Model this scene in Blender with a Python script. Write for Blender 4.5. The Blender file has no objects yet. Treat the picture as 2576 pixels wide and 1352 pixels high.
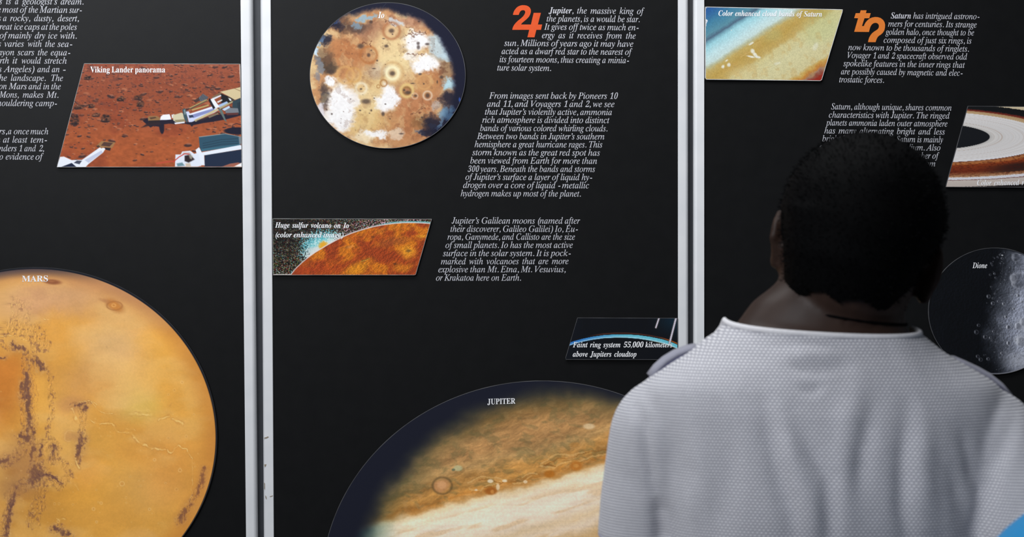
import bpy, bmesh, math, random
import numpy as np
from mathutils import Vector, Matrix
from mathutils.geometry import tessellate_polygon

# ------------------------------------------------------------------ camera, world, lights, exposure
SC = bpy.context.scene
COL = SC.collection
PPM = 1200.0            # photograph pixels per metre on the face of the display boards
FPX = 4293.0            # focal length in pixels
DIST = FPX / PPM        # camera to boards, metres
CAMZ = 1.58
cd = bpy.data.cameras.new('camera'); cam = bpy.data.objects.new('camera', cd); COL.objects.link(cam)
cam.location = (0, -DIST, CAMZ); cam.rotation_euler = (math.pi/2, 0, 0)
cd.sensor_width = 36.0; cd.lens = FPX/2576*36.0
cd.dof.use_dof = True; cd.dof.focus_distance = DIST; cd.dof.aperture_fstop = 12.5
SC.camera = cam
w = bpy.data.worlds.new('world'); SC.world = w; w.use_nodes = True
bg = w.node_tree.nodes['Background']; bg.inputs[0].default_value = (.80, .88, 1.0, 1); bg.inputs[1].default_value = .10

def area(name, loc, target, sx, sy, power, col):
    l = bpy.data.lights.new(name, 'AREA'); l.shape = 'RECTANGLE'; l.size = sx; l.size_y = sy
    l.energy = power; l.color = col
    o = bpy.data.objects.new(name, l); COL.objects.link(o); o.location = loc
    o.rotation_euler = (Vector(target)-Vector(loc)).to_track_quat('-Z', 'Y').to_euler()
    return o
area('window_light', (-.45, -1.2, 3.55), (-.25, 0, 2.0), 2.6, .8, 69, (.965, .985, 1.0))
area('room_light', (-2.3, -4.6, 3.6), (.1, -1.0, 1.6), 2.4, 1.6, 140, (.93, .955, 1.0))
SC.view_settings.view_transform = 'Standard'; SC.view_settings.look = 'None'
SC.view_settings.gamma = 1.0; SC.view_settings.exposure = 0.0; SC.view_settings.use_curve_mapping = False

# ------------------------------------------------------------------ helpers
def bx(px): return (px-1288.0)/PPM
def bz(py): return CAMZ+(676.0-py)/PPM
def s2l(c):
    c = np.asarray(c, dtype=np.float64)/255.0
    return np.where(c <= .04045, c/12.92, ((np.clip(c, 0, None)+.055)/1.055)**2.4)
def tag(o, label=None, cat=None, group=None, kind=None):
    if label: o['label'] = label
    if cat: o['category'] = cat
    if group: o['group'] = group
    if kind: o['kind'] = kind
    return o
def empty(name, loc, parent=None):
    o = bpy.data.objects.new(name, None); COL.objects.link(o); o.location = loc
    o.empty_display_size = .05
    if parent: o.parent = parent
    return o
def link(name, me, mats, parent=None):
    """link a mesh whose vertices are in world coordinates; parents sit unrotated"""
    o = bpy.data.objects.new(name, me); COL.objects.link(o)
    for m in (mats if isinstance(mats, (list, tuple)) else [mats]): me.materials.append(m)
    if parent:
        o.parent = parent
        off = Vector((0, 0, 0)); p = parent
        while p: off += p.location; p = p.parent
        o.location = -off
    return o
def mesh(name, verts, faces):
    me = bpy.data.meshes.new(name); me.from_pydata([tuple(v) for v in verts], [], faces); me.update(); return me
def bm_mesh(name, bm):
    me = bpy.data.meshes.new(name); bm.to_mesh(me); bm.free(); return me
def smooth(me):
    me.polygons.foreach_set('use_smooth', [True]*len(me.polygons)); me.update(); return me

class Nodes:
    def __init__(s, name, rough=.5, spec=.5, col=(.5, .5, .5)):
        s.m = bpy.data.materials.new(name); s.m.use_nodes = True; s.t = s.m.node_tree
        s.b = s.t.nodes['Principled BSDF']
        s.b.inputs['Roughness'].default_value = rough; s.b.inputs['Specular IOR Level'].default_value = spec
        s.b.inputs['Base Color'].default_value = (*col, 1)
    def n(s, kind, **kw):
        q = s.t.nodes.new(kind)
        for k, v in kw.items(): setattr(q, k, v)
        return q
    def l(s, a, b): s.t.links.new(a, b)
    def noise(s, scale, detail=4, vec=None, rough=.5):
        q = s.n('ShaderNodeTexNoise'); q.inputs['Scale'].default_value = scale
        q.inputs['Detail'].default_value = detail; q.inputs['Roughness'].default_value = rough
        if vec is None:
            tc = s.n('ShaderNodeTexCoord'); vec = tc.outputs['Object']
        s.l(vec, q.inputs['Vector']); return q
    def ramp(s, fac, stops):
        q = s.n('ShaderNodeValToRGB'); e = q.color_ramp.elements
        e[0].position, e[0].color = stops[0][0], (*stops[0][1], 1)
        e[1].position, e[1].color = stops[-1][0], (*stops[-1][1], 1)
        for p, c in stops[1:-1]:
            k = e.new(p); k.color = (*c, 1)
        s.l(fac, q.inputs[0]); return q
    def bump(s, h, strength, dist=.001):
        q = s.n('ShaderNodeBump'); q.inputs['Strength'].default_value = strength; q.inputs['Distance'].default_value = dist
        s.l(h, q.inputs['Height']); s.l(q.outputs[0], s.b.inputs['Normal']); return q
def plain(name, c0, c1, scale, rough=.5, spec=.5, bump=.0, bdist=.001):
    N = Nodes(name, rough, spec); q = N.noise(scale, 5)
    r = N.ramp(q.outputs['Fac'], [(.35, c0), (.65, c1)]); N.l(r.outputs[0], N.b.inputs['Base Color'])
    if bump: N.bump(q.outputs['Fac'], bump, bdist)
    return N.m

# materials of the boards
M_board = plain('black laminate', (.0042, .0044, .0048), (.0050, .0052, .0056), 30, rough=.42, spec=.135, bump=.05)
M_strip = plain('white painted metal', (.62, .63, .65), (.66, .665, .68), 18, rough=.38, spec=.4, bump=.02)
M_gap = plain('dark anodised metal', (.022, .025, .031), (.027, .030, .037), 25, rough=.5, spec=.5)
M_text = plain('light grey ink', (.47, .47, .51), (.52, .52, .56), 60, rough=.6, spec=.2)
M_white = plain('white ink', (.80, .80, .82), (.84, .84, .86), 60, rough=.6, spec=.2)
M_orange = plain('red orange ink', (.60, .070, .012), (.64, .080, .016), 80, rough=.6, spec=.2)
M_amber = plain('amber orange ink', (.62, .165, .022), (.66, .18, .026), 80, rough=.6, spec=.2)
M_edge2 = plain('dark paper edge', (.045, .045, .05), (.085, .085, .09), 25, rough=.5, spec=.3)
M_edge3 = plain('grey paper edge', (.16, .16, .16), (.30, .30, .29), 40, rough=.6, spec=.2)
M_edge = plain('cut paper edge', (.40, .40, .40), (.55, .55, .54), 60, rough=.6, spec=.2)
M_core = plain('dark mounting board', (.02, .02, .022), (.03, .03, .033), 60, rough=.7, spec=.2)
M_scuff = plain('worn brown paint', (.20, .16, .11), (.34, .29, .22), 400, rough=.7, spec=.2)
M_floor = plain('grey floor', (.10, .10, .105), (.13, .13, .135), 3, rough=.45, spec=.4)
M_wall = plain('dark grey wall', (.05, .052, .056), (.06, .062, .067), 4, rough=.8, spec=.2)
N = Nodes('printed photograph', rough=.5, spec=.13)
at = N.n('ShaderNodeAttribute', attribute_name='ink'); nz = N.noise(900, 2)
mr = N.n('ShaderNodeMapRange'); mr.inputs[3].default_value = .94; mr.inputs[4].default_value = 1.06
N.l(nz.outputs['Fac'], mr.inputs[0]); mx = N.n('ShaderNodeVectorMath', operation='SCALE')
N.l(at.outputs['Color'], mx.inputs[0]); N.l(mr.outputs[0], mx.inputs['Scale']); N.l(mx.outputs[0], N.b.inputs['Base Color'])
M_print = N.m

# ------------------------------------------------------------------ setting
def slab(name, x0, x1, y0, y1, z0, z1, mat, parent=None, bev=0):
    bm = bmesh.new(); bmesh.ops.create_cube(bm, size=1)
    for v in bm.verts:
        v.co = Vector(((x0+x1)/2+v.co.x*(x1-x0), (y0+y1)/2+v.co.y*(y1-y0), (z0+z1)/2+v.co.z*(z1-z0)))
    if bev: bmesh.ops.bevel(bm, geom=bm.edges, offset=bev, segments=2, affect='EDGES')
    return link(name, bm_mesh(name, bm), mat, parent)
tag(slab('floor', -4, 4, -6, 1.2, -.05, 0, M_floor), kind='structure')
tag(slab('wall_back', -4, 4, 1.0, 1.15, 0, 3.2, M_wall), kind='structure')

# ------------------------------------------------------------------ display boards (upright faces at y = 0)
YT, YB = -390.0, 2572.0       # photograph rows of a board's top and bottom edge
def xl(x0, x1352, y): return x0+(x1352-x0)*y/1352.0
def prism(name, poly, y0, y1, mat, parent, bev=.0):
    """extrude a polygon given as (world x, world z) between two depths"""
    n = len(poly); v = [(p[0], y0, p[1]) for p in poly]+[(p[0], y1, p[1]) for p in poly]
    f = [tuple(range(n)), tuple(range(2*n-1, n-1, -1))]+[(i, i+n, (i+1) % n+n, (i+1) % n) for i in range(n)]
    bm = bmesh.new(); vs = [bm.verts.new(p) for p in v]
    for q in f: bm.faces.new([vs[i] for i in q])
    bmesh.ops.recalc_face_normals(bm, faces=bm.faces)
    if bev: bmesh.ops.bevel(bm, geom=bm.edges, offset=bev, segments=2, affect='EDGES')
    return link(name, bm_mesh(name, bm), mat, parent)
def strip(x0a, x0b, x1a, x1b, parent, inner):
    """white metal edging: flat face that rolls back towards the joint; inner = side of the joint (+1 right, -1 left)"""
    prof = []          # (fraction across, depth)
    R = .007
    for k in range(11):
        a = k/10*math.pi/2
        prof.append((math.sin(a), math.cos(a)))
    vs = []; rows = []
    for y in np.linspace(YT, YB, 13):
        xa, xb = xl(x0a, x0b, y), xl(x1a, x1b, y)
        wa, wb = bx(xa), bx(xb)
        fl, jt = (wa, wb) if inner > 0 else (wb, wa)       # edge by the board, edge by the joint
        s = 1 if inner > 0 else -1
        row = [(fl, .012), (fl, -.0035), (fl+s*.0006, -.0045)]
        base = jt-s*R
        for sn, cs in prof: row.append((base+s*R*sn, -.0045+R*1.5*(1-cs)))
        row.append((jt, .018)); rows.append([(x, d, bz(y)) for x, d in row])
    n = len(rows[0]); vs = [p for r in rows for p in r]; fs = []
    for i in range(len(rows)-1):
        for j in range(n-1):
            a = i*n+j; fs.append((a, a+1, a+n+1, a+n))
    fs += [tuple(range(n)), tuple(range(len(vs)-1, len(vs)-n-1, -1))]
    for i in range(len(rows)-1): fs.append((i*n, (i+1)*n, (i+1)*n+n-1, i*n+n-1))
    bm = bmesh.new(); q = [bm.verts.new(p) for p in vs]
    for f in fs: bm.faces.new([q[i] for i in f])
    bmesh.ops.recalc_face_normals(bm, faces=bm.faces)
    me = bm_mesh('edge_strip', bm)
    for p in me.polygons: p.use_smooth = len(p.vertices) == 4
    try: me.set_sharp_from_angle(angle=.7)
    except Exception: pass
    return link('edge_strip', me, M_strip, parent)
def board(la, lb, ra, rb, sl, sr, label):
    """la/lb: left edge of the black face at photo row 0 / 1352, ra/rb: right edge; sl, sr: outer edges of the strips"""
    t = empty('display_panel', (bx((la+ra)/2), .01, bz(YB)-.0)); tag(t, label, 'display board', 'black display boards standing in a row')
    prism('panel_board', [(bx(xl(la, lb, YT)), bz(YT)), (bx(xl(ra, rb, YT)), bz(YT)), (bx(xl(ra, rb, YB)), bz(YB)), (bx(xl(la, lb, YB)), bz(YB))], 0, .018, M_board, t)
    strip(sl[0], sl[1], la, lb, t, -1); strip(ra, rb, sr[0], sr[1], t, 1)
    return t
P_mars = board(-412, -398, 605.5, 619.5, (-441, -425), (633.5, 646), 'black display board at the left, with a red desert picture and the large orange planet')
P_jup = board(681.5, 689.5, 1705, 1705.5, (654.3, 663), (1731, 1732), 'black display board in the middle, between the two white edged joints')
P_sat = board(1771.5, 1771.5, 2790, 2785, (1745, 1745.5), (2816, 2811), 'black display board at the right, behind the person in the grey shirt')
def post(a0, a1, b0, b1, label):
    o = prism('joint_post', [(bx(xl(a0, a1, YT))-.004, bz(YT)), (bx(xl(b0, b1, YT))+.004, bz(YT)), (bx(xl(b0, b1, YB))+.004, bz(YB)), (bx(xl(a0, a1, YB))-.004, bz(YB))], .0185, .05, M_gap, None)
    tag(o, label, 'post', 'dark posts between the display boards')
post(633.5, 646, 654.3, 663, 'dark metal post in the gap left of the middle display board')
post(1731, 1732, 1745, 1745.5, 'dark metal post in the gap right of the middle display board')
def scuff(parent, pts):
    bm = bmesh.new(); v = [bm.verts.new((bx(x), -.0049, bz(y))) for x, y in pts]; bm.faces.new(v)
    bmesh.ops.recalc_face_normals(bm, faces=bm.faces)
    r = bmesh.ops.extrude_face_region(bm, geom=bm.faces[:])
    for g in r['geom']:
        if isinstance(g, bmesh.types.BMVert): g.co.y += .0005
    o = link('scuff_mark', bm_mesh('scuff_mark', bm), M_scuff, parent)
    o['label'] = 'brown worn mark in the white edging'
scuff(P_jup, [(664, 1102), (670, 1100), (675, 1098), (677, 1100), (672, 1103), (667, 1103.5)])
scuff(P_jup, [(665, 1169), (671, 1168), (670, 1172), (667, 1175)])
scuff(P_jup, [(665, 1214), (667, 1216), (667, 1232), (665.6, 1230)])
scuff(P_jup, [(668, 1246), (671, 1250), (672, 1257), (669, 1253)])
scuff(P_jup, [(679, 1249), (687, 1246.5), (687.5, 1248), (681, 1250.5)])

# ------------------------------------------------------------------ lettering: outlines of an old style roman, italic and bold italic
# one line per glyph: style+letter, advance, then one token per outline (pairs of base-91 numbers, 1/1000 em)
GLYPHS = {}
def read_glyphs(src):
    AL = ''.join(chr(c) for c in range(35, 127) if c != 92); B = len(AL); ix = {c: i for i, c in enumerate(AL)}
    for ln in src.strip('\n').split('\n'):
        key, rest = ln[:2], ln[2:]
        parts = rest.split(' '); cs = []
        for t in parts[1:]:
            v = [ix[t[i]]*B+ix[t[i+1]]-1500 for i in range(0, len(t), 2)]
            cs.append([(v[i], v[i+1]) for i in range(0, len(v), 2)])
        def area2(c): return sum(c[i][0]*c[(i+1) % len(c)][1]-c[(i+1) % len(c)][0]*c[i][1] for i in range(len(c)))
        big = max(cs, key=lambda c: abs(area2(c))); sg = area2(big) > 0
        outs = [c for c in cs if (area2(c) > 0) == sg]; holes = [c for c in cs if (area2(c) > 0) != sg]
        def inside(p, c):
            r = False
            for i in range(len(c)):
                a, b = c[i], c[(i+1) % len(c)]
                if (a[1] > p[1]) != (b[1] > p[1]) and p[0] < (b[0]-a[0])*(p[1]-a[1])/(b[1]-a[1])+a[0]: r = not r
            return r
        V = []; F = []
        for o in outs:
            grp = [o]+[h for h in holes if inside(h[0], o)]
            base = len(V); flat = [p for g in grp for p in g]; V += flat
            for t in tessellate_polygon([[Vector((p[0], p[1], 0)) for p in g] for g in grp]):
                a, b, c = (flat[i] for i in t)
                cr = (b[0]-a[0])*(c[1]-a[1])-(c[0]-a[0])*(b[1]-a[1])
                if abs(cr) < 1: continue
                F.append(tuple(base+i for i in (t if cr > 0 else t[::-1])))
        GLYPHS[key] = (int(parts[0]), V, F)
read_glyphs(r'''b(323 5o6&667M6j8l7Q:#8J;-7q;-6h:&5o8k5.7I4c6&4W4_4f3=502&5n0{6G0{5x2)5a3<5^4Z
b)323 5d6&5@4Z4j3=4&2)3-0{3c0{4l2&5e3=6I4_6p6&6|7I6n8k6G:&5f;-50;-5[:#5s8l5v7M
b,219 3s244P2L4|2p5>3>5N3j5Q465I4U564i4w4p4V4i4=4S4/46403u4=3b4U3Y4O324;2f3w2G
b0559 6T3E6)3H5a3Q5A3`5)3t4r414d4O4[4s4W5>4W5j4]6=4e6p4q7J5$8%558W5H9*5^9U5u9}63:C6O:a6p:z76;27];@8*;H8V;K9$;H9G;@9e;29}:z:4:a:B:C:K9|:P9U:P9):L8V:D8$:97I:*6o9t6<9a5j9J5>924s8t4O8V41863t7p3`7J3P7#3H 6e4+7,447K4O7g4|7y5L8/6%8B6a8T7I8d828p8n8x9E8{9r8v:B8e:]8F:f7~:]7_:B7C9r709F6z8n6h826U7I6E6a696%625L6/4|644O6E44
b5559 613E5i3F5I3I5.3O4t3W4[3d4I3s4=4)474;454O484d4E5'4[5<4n5E5'5K5>5M5:515;4q5B4V5R4B5b485v4263406I426_466u4?7-4J7@4[7R4q7c5/7q5O7|5v8'6H8%6n7t7/7_7C7?7O6t7S6[7R6F7Q637N5u7H5[7A517S6M;A:[;A:29A9T9A9U9d9S9t9O:$9D:,90:.6r:.638+6H816f866{88758:7J8:8%878T8-8|7x9@7a9W7A9e6y9g6L9_5v9Q5L9@5(9+4d8o4H8T40873y7t3h7T3[743Q6o3J6O3F
bC655 6l3>6B3@5x3F5T3P553_4t3q4Z4*4D4B424_4$4~3v5C3p5h3n633p6X3t6}3|7F4+7k48824H8T4[8u4q995,9V5F9r5b:.6#:D6R:a7(:t7Z;$83;(8U;'8y;#9C:x9k:n9}:k:0:h:E:o:T;(:p;(:D8S:'8U:%9'9z9M9o9p9`:/9C:J8~:[8T:a82:]7m:R7L:@7-:'6l9c6P9;678i5|835i7V5Z6{5R6E5O5n5R5E5Z4}5h4^5{4C664-6R3z6q3q783n7s3v8L429#4Y9Q569n4|94488O3e7b3G
bD720 2y3O2y3g393i3P3o3b3z3q413z4B4&4X4.4t5D9R5J9n5L:'5H:>5<:L5&:T4b:Y4b:r7[:r9/:a:6:+:r9/;*7l;(7C:~6x:t6P:f6+:R5c:<5@:#4}9a4_9D4F9'428e3}8D3n7~3c7X3Z793U6s3R6M3P6%3O 6:3o6Z3q6z3w7;4&7W457r4G8.4]8D4v8Y558l5S8|5t9-6:996`9B7)9I7P9M7x9N8D9D9?9'9~8R:G7j:S7L:P7;:F7/:57&9x5`4i5[4Q5X4=5[4)5g3y5y3q
bF611 2y3O2y3g393i3P3o3b3z3q413z4B4&4X4.4t5D9R5H9a5J9n5L9z5L:+5H:?5;:M5%:V4b:Y4b:r:M:r:&8j9f8j9f8x9a9I9R9o9;:.9#:=8`:H8::N7j:P7O:N7?:F75:87,9|6L7T6[7S6j7S777V7[7`7z7n868'8J8B8Z8e8t8e8-5c7t5c7u5u7u6*7t6D7o6Y7h6k7V6}7<7-7%716d736B745d4o5]4P5Z4:5_4&5k3t6%3k6E3g6E3O
bH756 2y3O2y3g393i3P3o3b3z3q413z4B4&4X4.4t5D9R5H9a5J9n5L9z5L:+5H:?5;:M5%:V4b:Y4b:r8.:r8.:Y7m:W7V:Q7D:E76:37.9~7&9h6z9M6K7Z9)7Z9X9R9_9o9a:+9]:?9O:M99:V8u:Y8u:r<B:r<B:Y<&:W;l:S;Z:H;L:7;C:';;9m;39R9x4o9q4O9o4;9s4&:$3t:93k:Y3g:Y3O713O713g7M3i7e3o7v3z8)41824B8:4X8B4t8y7,6?7,5d4o5]4O5Z4:5c3}5z3n6E3g6E3O
bI371 2y3O2y3g393i3P3o3b3z3q413z4B4&4X4.4t5D9R5H9a5J9n5L9z5L:+5D:C5,:S4a:Y4a:r8.:r8.:Y7k:W7S:P7B:E75:47.:%7&9k6y9M5c4o5[4P5Y4:5b3}5z3n6E3g6E3O
bJ444 4#2C3?2I2m2^2Q2~2H3O2M3k2[4&2r45324:3J463^4,3j3w3n3b3m3X3l3M3h3B3c383Z3)3W2{3^2n3p2j4,2p4=3$4G364P3M4Y3k609R649a669n679y68:'64:>6(:L5n:T5L:Y5L:r8u:r8u:Y8W:W8A:Q8/:F7}:37u9~7m9h7e9M6?45613h5}3C5h3&5P2k552Y4q2M4L2E
bS549 6#3>5a3@5>3F4u3P4J3_4;3d4-3e3}3c3s3^3i3S3^3D3B3D3w5q475q475j495=4A4s4M4Q4_474t3~513o5O3f5r3c6,3e6A3k6T3u6f4&6u467&4H7/4[744q765*735G7(5b6y5s6k6)6X6<6D6O6,6f5n6~5S7:5=7P5,7e4y7w4n8-4g8?4a8R4^8h4]8~4`9E4i9f4x:(50:B5I:X5g:l6+:y6N;%6t;(7+;'7?;%7U:~7l:x8':r8@:j8N:f8Y:e8r:l9*;%9E;%8q8i8S8i8T8t8T9#8R9@8L9Z8C9s86:,8':>7r:M7^:W7G:_70:a6q:^6W:R6A:B60:,6%9n5~9Q6'95658v6B8c6Q8Q6d8?7*7}7L7^7j7A8'7#8<6a8L6@8U5z8X5T8T5'8I4Z85477w3v7T3^7+3L6X3A
ba500 4C3B4%3F3g3Q3Q3e3@3}364?334b355*3<5N3G5u3S653a6Q3o6l4$7*4;7J4U7g4r8#56895U8I5s8R648U6W8N6q886~7o728K8B8K7J5:7B4y7<4c784Q774G7;467F407Y487q4O804w8F4i7|407U3c7.3J6d3B6A3I6,3_6%4'6&436(4B6+4R6/4e5x4F5f4-5R3s5?3b5$3P4c3E 5#415:475Q4G5a4W5o4l5}5&6.5?6:5Y6E5u6N656V6P6^6l6b7)6e7@6f7T6b7p6T8%6>8*6'8$5l7m5Z7Y5K7C5<7)5-6i4|6J4p6+4h5o4b5X4]5E4W5)4U4m4Z4K4h48
bb480 4g3A4P3B4;3E4'3J3h3T3Q3b3C3p3>3~3?403D4A4p9[4y:#4|:74y:G4r:Q4c:U4L:W4<:W4<:s4[:v4}:y5D:~5h;'61;-6W;35Y7_5y8'6=8A6`8P7(8U7F8Q7a8F7w838,7t867S897,876d8/6?8$5v7t5Y7f5?7U5%7D4h7)4H6i4-6I3r6%3]5[3M543D 4}3f5<3k5V3{5h4.5x4@6+4U694m6F5*6R5E6^5a6f5}6n6=6s6X6v6s6w7/6t7I6k7]6[7h6H7l6/7g5u7W5a7=5W7,5N6u5E6_5;6E526*5)5h4g4[4`4<4]4%4e3m
bc412 5#3A4R3F4,3T3j3l3X4'3K4B3D4c3A5*3C5N3J5t3V6<3h6b3}7(4:7H4W7f4x8$5>895a8I6&8R6H8U6j8R7*8I7B8:7S8'7_7n7b7V7^7:7P7$7;6s6}6n6f6q6T6|6H706D7E6F7T6M7d6U7r6W7}6Q816?866'8/5j7w5X7b5H7J597/5+6m4{6M4r6-4j5i4f5I4d5,4f4k4m4R4x4@534-5P4'5o4-624>6P4[6o5(7.4q6_44603d5Y3J
bd498 4F3A4(3E3j3Q3T3e3D4$3;4E384o3:533@5S3I5v3W6<3h6^3{7#457B4M7_4i7y5-865M8G5n8R628U6L8R6f8K6|8>7E9e7I9s7L:$7M:77J:G7@:P7.:U6p:V6p:r74:v7U:z7x:~8>;'8c;-9+;37D4p7<4N7:4C794;7<447E417Q457`4B7k4P7x4c8+4y8B4i8-4J7v407c3u7Q3c7:3P7#3E6f3A6C3H6/3_6(4(6)4;6,4P624f5{4G5h4-5T3s5A3b5'3O4f3E 5(425?485V4J5f4]5t4q6&5-635G6?5c6J6#6S6>6[6Y6c6t6g706j7D6k7V6g7s6Z8(6F8.628)5y7u5j7e5Z7Q5L7<5>7$506g5$6K4u604k5q4c5U4]5;4X5$4W4j4Z4R4d4A4r46
be401 4w3A4M3F4*3T3h3l3V4'3I4C3A4c3?5+3B5O3J5u3X6>3f6Y3u6t4*714=7I4Y7g4x8$5<895^8H6#8R6D8U6e8R7#8J798<7I8)7S7o7V7T7R777F6w726[6s6A6N6)5~5p5J5`4j5R4f574d4x4i4W4w4>514.5O4)5k4/6+4?6F4[6b5'6~4q6V446*3d5S3J 4r5t545}5P6-5k6=6&6O696e6I6{6U766]7N6_7g6]7y6U8*6J816=846'8.5l7x5T7Z5B7<526t5#6H
bf300 2H1620191v1@1d1M1V1_1N1r1K2,1N2B1Y2S1j2`2#2d252a2D2V2N2H2Q252O2%2I1u2C1l2A1g2E1[2R1W2g1]2x1m3'1}3024392I3B2f3L3,3V3S3^3u3f4=3n4f3v544M7~3d7~3l8K4V8K4i9+4}9^59:-5T:P5r:l66;$6V;/6z;37=;17W;)7m:z7|:j8):V8,:@8&9~7q9l7S9f7@9j719t7&:'6~:97$:F7*:R70:]72:e7.:m6~:p6k:j6X:X6G:<6:9z6.9S5}9%5q8K6k8K6e7~5k7~565A5(4`4u4(4f3Q4U3$4C2X40273w1v3`1_3G1M3,1@2j19
bg444 4h164<183r1>3P1G341T2u1l2d2)2_2G2b2_2m2t2}3)3:393Y3I4%3W3d3n3Q4(3K4@3P4Y3b4q3s5$4-534I5C435S3|5d3o5u3e6+3_6@3]6W3`6w3j793z7U437p4L8*4k8<508J5S8R5x8U6C8R6h8I7.897N8$8J8$8E7U7i7U7l7D7m727j6m7`6N7O62795t6{5_6[5L695?5q575I545/554q574^5&4V4r4a4a5$4R564M5K4F5c4?5{47664-6M4$6b3u6s3i7$3]723H7;327>2u7;2W712=6|2$6f1k6I1X6)1I5j1A5L1;5-17 5F5S5`5Z5y5n6+6%686<6C6V6K6s6O746Q7R6L7u6>8-6&845h8-5N7t5?7`527G5(7-4{6m4w6O4u624z5n5-5Y 4s1W581Y5T1b5l1n5}1~6,246/2H6+2]5{2m5h2{5S3(59324u3=4N3I3~3/3d2o3Z2N3_283j2$3|1o481b4S1Z
bh532 6w3A6Q3I6;3c6441654B694W6@4r6H546S5V6`5~7&7-7-7C7/7R7*7c6x7h6[7a6>7K5|7'5]6Q5=5q4~5.4g4A4R3O333O4o9Z4u9p4y:%4{:64x:F4q:P4b:T4K:V4;:V4;:r4X:t4w:w5=:|5a;%6,;+6U;35D6d5`705{7S687q6Q8,6r8C788P7[8U8*8M8C848K7f8I7M8C7/8:6g8,6;7W4e7S4V7Q4I7U497b447t4=804X8O5+8f4z8<497o3g7D3J
bi289 5^9V5C9[5.9j4|:#4w:=4|:W5.:m5C:{5^;$5w:{61:m6?:W6D:=6?:#619j5w9[ 4=3C3{3H3d3W3U3o3P413Q4@3U4T3Z4h3_4w466y4@7D4B7R4C7^497s3v7z3m7z3l87458;4W8@4z8E5=8J5[8P5y8U4z4t4t4Y4r4F4v485&43584;5P4S5m4{6%4m5Z42523e4g3K
bk481 6o3A6P3F673T6#3m5r4-5e4U5W5.5K5p5(5T4R3O333O4o9Z4u9p4y:%4{:64x:F4q:P4b:T4K:V4;:V4;:r4X:t4w:w5=:|5a;%6,;+6U;357635T6I5o6_6*6q6=7%6M736Z7?6t7]6|7r6y8#6q8+6b8/6K826K8L8b8L8b828T808G8-8;8(8/8#7z7t7[7^7H7M717;6t7'6W6k6^6A6d5y6j5X6p5;6v5#6{4k7+4K79487I427[497n4N8$4q8;4f7x4-7W3b763I
bl258 4/3A3l3F3T3T3E3l3@4/3A4?3C4P3G4a3L4s4h9V4p9u4t:.4v:;4l:P4K:W4B:W4A:q4x:x5N;$5~;+6N;34k4u4e4[4b4N4a4D4e464q415(495@4Q5]4y5q4j5]4J5H4/563t5$3b4g3O4K3E
bm781 9d3C9>3K9'3e8|428}4C9%4X9,4s94559?5W9K6#9n7.9u7D9w7S9r7d9d7i9F7a9(7H8c6}8I6T805}7r5>7W4P793O5}3O7+7.717E737S7.7d6|7i6b7c6F7N627:5z6{5e6Y5U6=5F5|585[5*594y4p4m4H4a3{4V3O3:3O436y4:754>7I4A7^477s3t7z3k7z3i874:8=4l8D5C8L5{8U5F6_5c7-5}7P6;7o6T8+6v8B7=8P7a8U8/8M8H848P7g8O7V8K7A8E7&8^7G8u7e907|9F849e8F:'8Q:G8U:r8M;/84;77g;57N;/70;&6h:t6<:C4f:?4W:=4J:A4::M45:[4::k4G:s4P:|4^;54|;K4m;64M:~42:k3x:W3e:>3R:#3G
bn532 6|3A6V3I6?3c6841694B6=4W6C4r6K546V5V6d5~7+7-717C737R7.7c6|7h6a7a6D7M6'7,5e6Y5U6=5F5|585[5*594y4p4m4H4a3{4V3O3:3O436y4:754>7I4A7^477s3t7z3k7z3i874:8=4l8D5C8L5{8U5F6_5c7-5}7P6;7o6T8+6v8B7=8P7a8U8/8M8H848P7f8N7Q8I748B6w8:6[806;7t5O7d4w7X4V7U4I7Y497g447u488(4F824S8?4f8M4{8d4l8N4L8:418&3v7p3d7V3P7;3E
bo470 5(3A4c3D4D3L4)3Y3n3n3Y4)3K4D3C4d3@5+3C5P3J5v3X6?3j6d4#7*4<7J4W7g4u8$59895Z8I5}8R6C8U6h8R7-8J7H8=7a8+7t7o8%7S8-74806m8.6H8&6$7v5[7e567O4p774O6x426Y3t693_5r3N5M3D 533d5J3j5a3}5o435}4I6/4c6;4~6F5?6Q5^6Z5|6b6>6i6[6m6w6p746q7I6k7q6Z8-6>856'8/5m7y5^7g5O7Q5B79556y5*6]4|6>4s5|4k5]4e5?4`4~4]4d4[4K4b4&4s3k
bp491 2516251Q2M1T2_1[2k1i2s1x2z2.3#2A4;774@7K4A7[4>7l457u4%7z3h7{3h884t8G568L5T8P5q8U5R7K5z7x6D8<6l8O768U7T8Q7n8G8'85877x8@7W8C718B6o8=6P86618,5o7{5O7l537Z4s7G4X734?6y4)6c3r6J3a6*3O5e3D5C3A5*3D4o3K4Z3X4<2D4720461v4:1d4D1X4W1S4u1P4u16 513f5J3l5c3~5s436&4G644_6A4x6N576Y5S6d5o6l6/6t6I6y6c6|6y6}706z7I6r7[6f7f6U7j607_5k7=5M6a535n4u4i4n4N4j4:4i4,4r3o
br388 3:3O436y4:754>7I4A7^477s3t7z3k7z3i874:8=4l8D5C8L5{8U5C6W5S6v5c755q7M6#7c607v6=8)6P8<6d8J6w8R7.8U7M8N7`877f7n7b7P7V7:7C7,7+7'6k7/6S7E6N7I6:7D6(715o6n5V6B5J6(5>5h525J5&5*4w4e4l4@4a3w4V3O
bs376 4|3A4b3C4B3J3z3V3q3Y3f3Z3S3U3E3E3+3I3E5;3c563m4V4%4+4D3n4n3e523k5E3~5K4B5I4T5C4h574|5&574Z5h4H6$496<4.6R4%6i3|6~3z763~7W4/7u4D824_8E4~8P5E8T5b8R6&8L6I8C6S8A6]8?6o8D6{8Q798Q7#6p6e6s6V7L6B7s6'8-5a855J81598'5-7s5)7`5.7H5;7-5Q6l5s6D6&60645x6C5_6O5F6W5-6Y4o6W4U6Q4>6F4)683r6&3a5n3S5U3I5<3C
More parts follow.
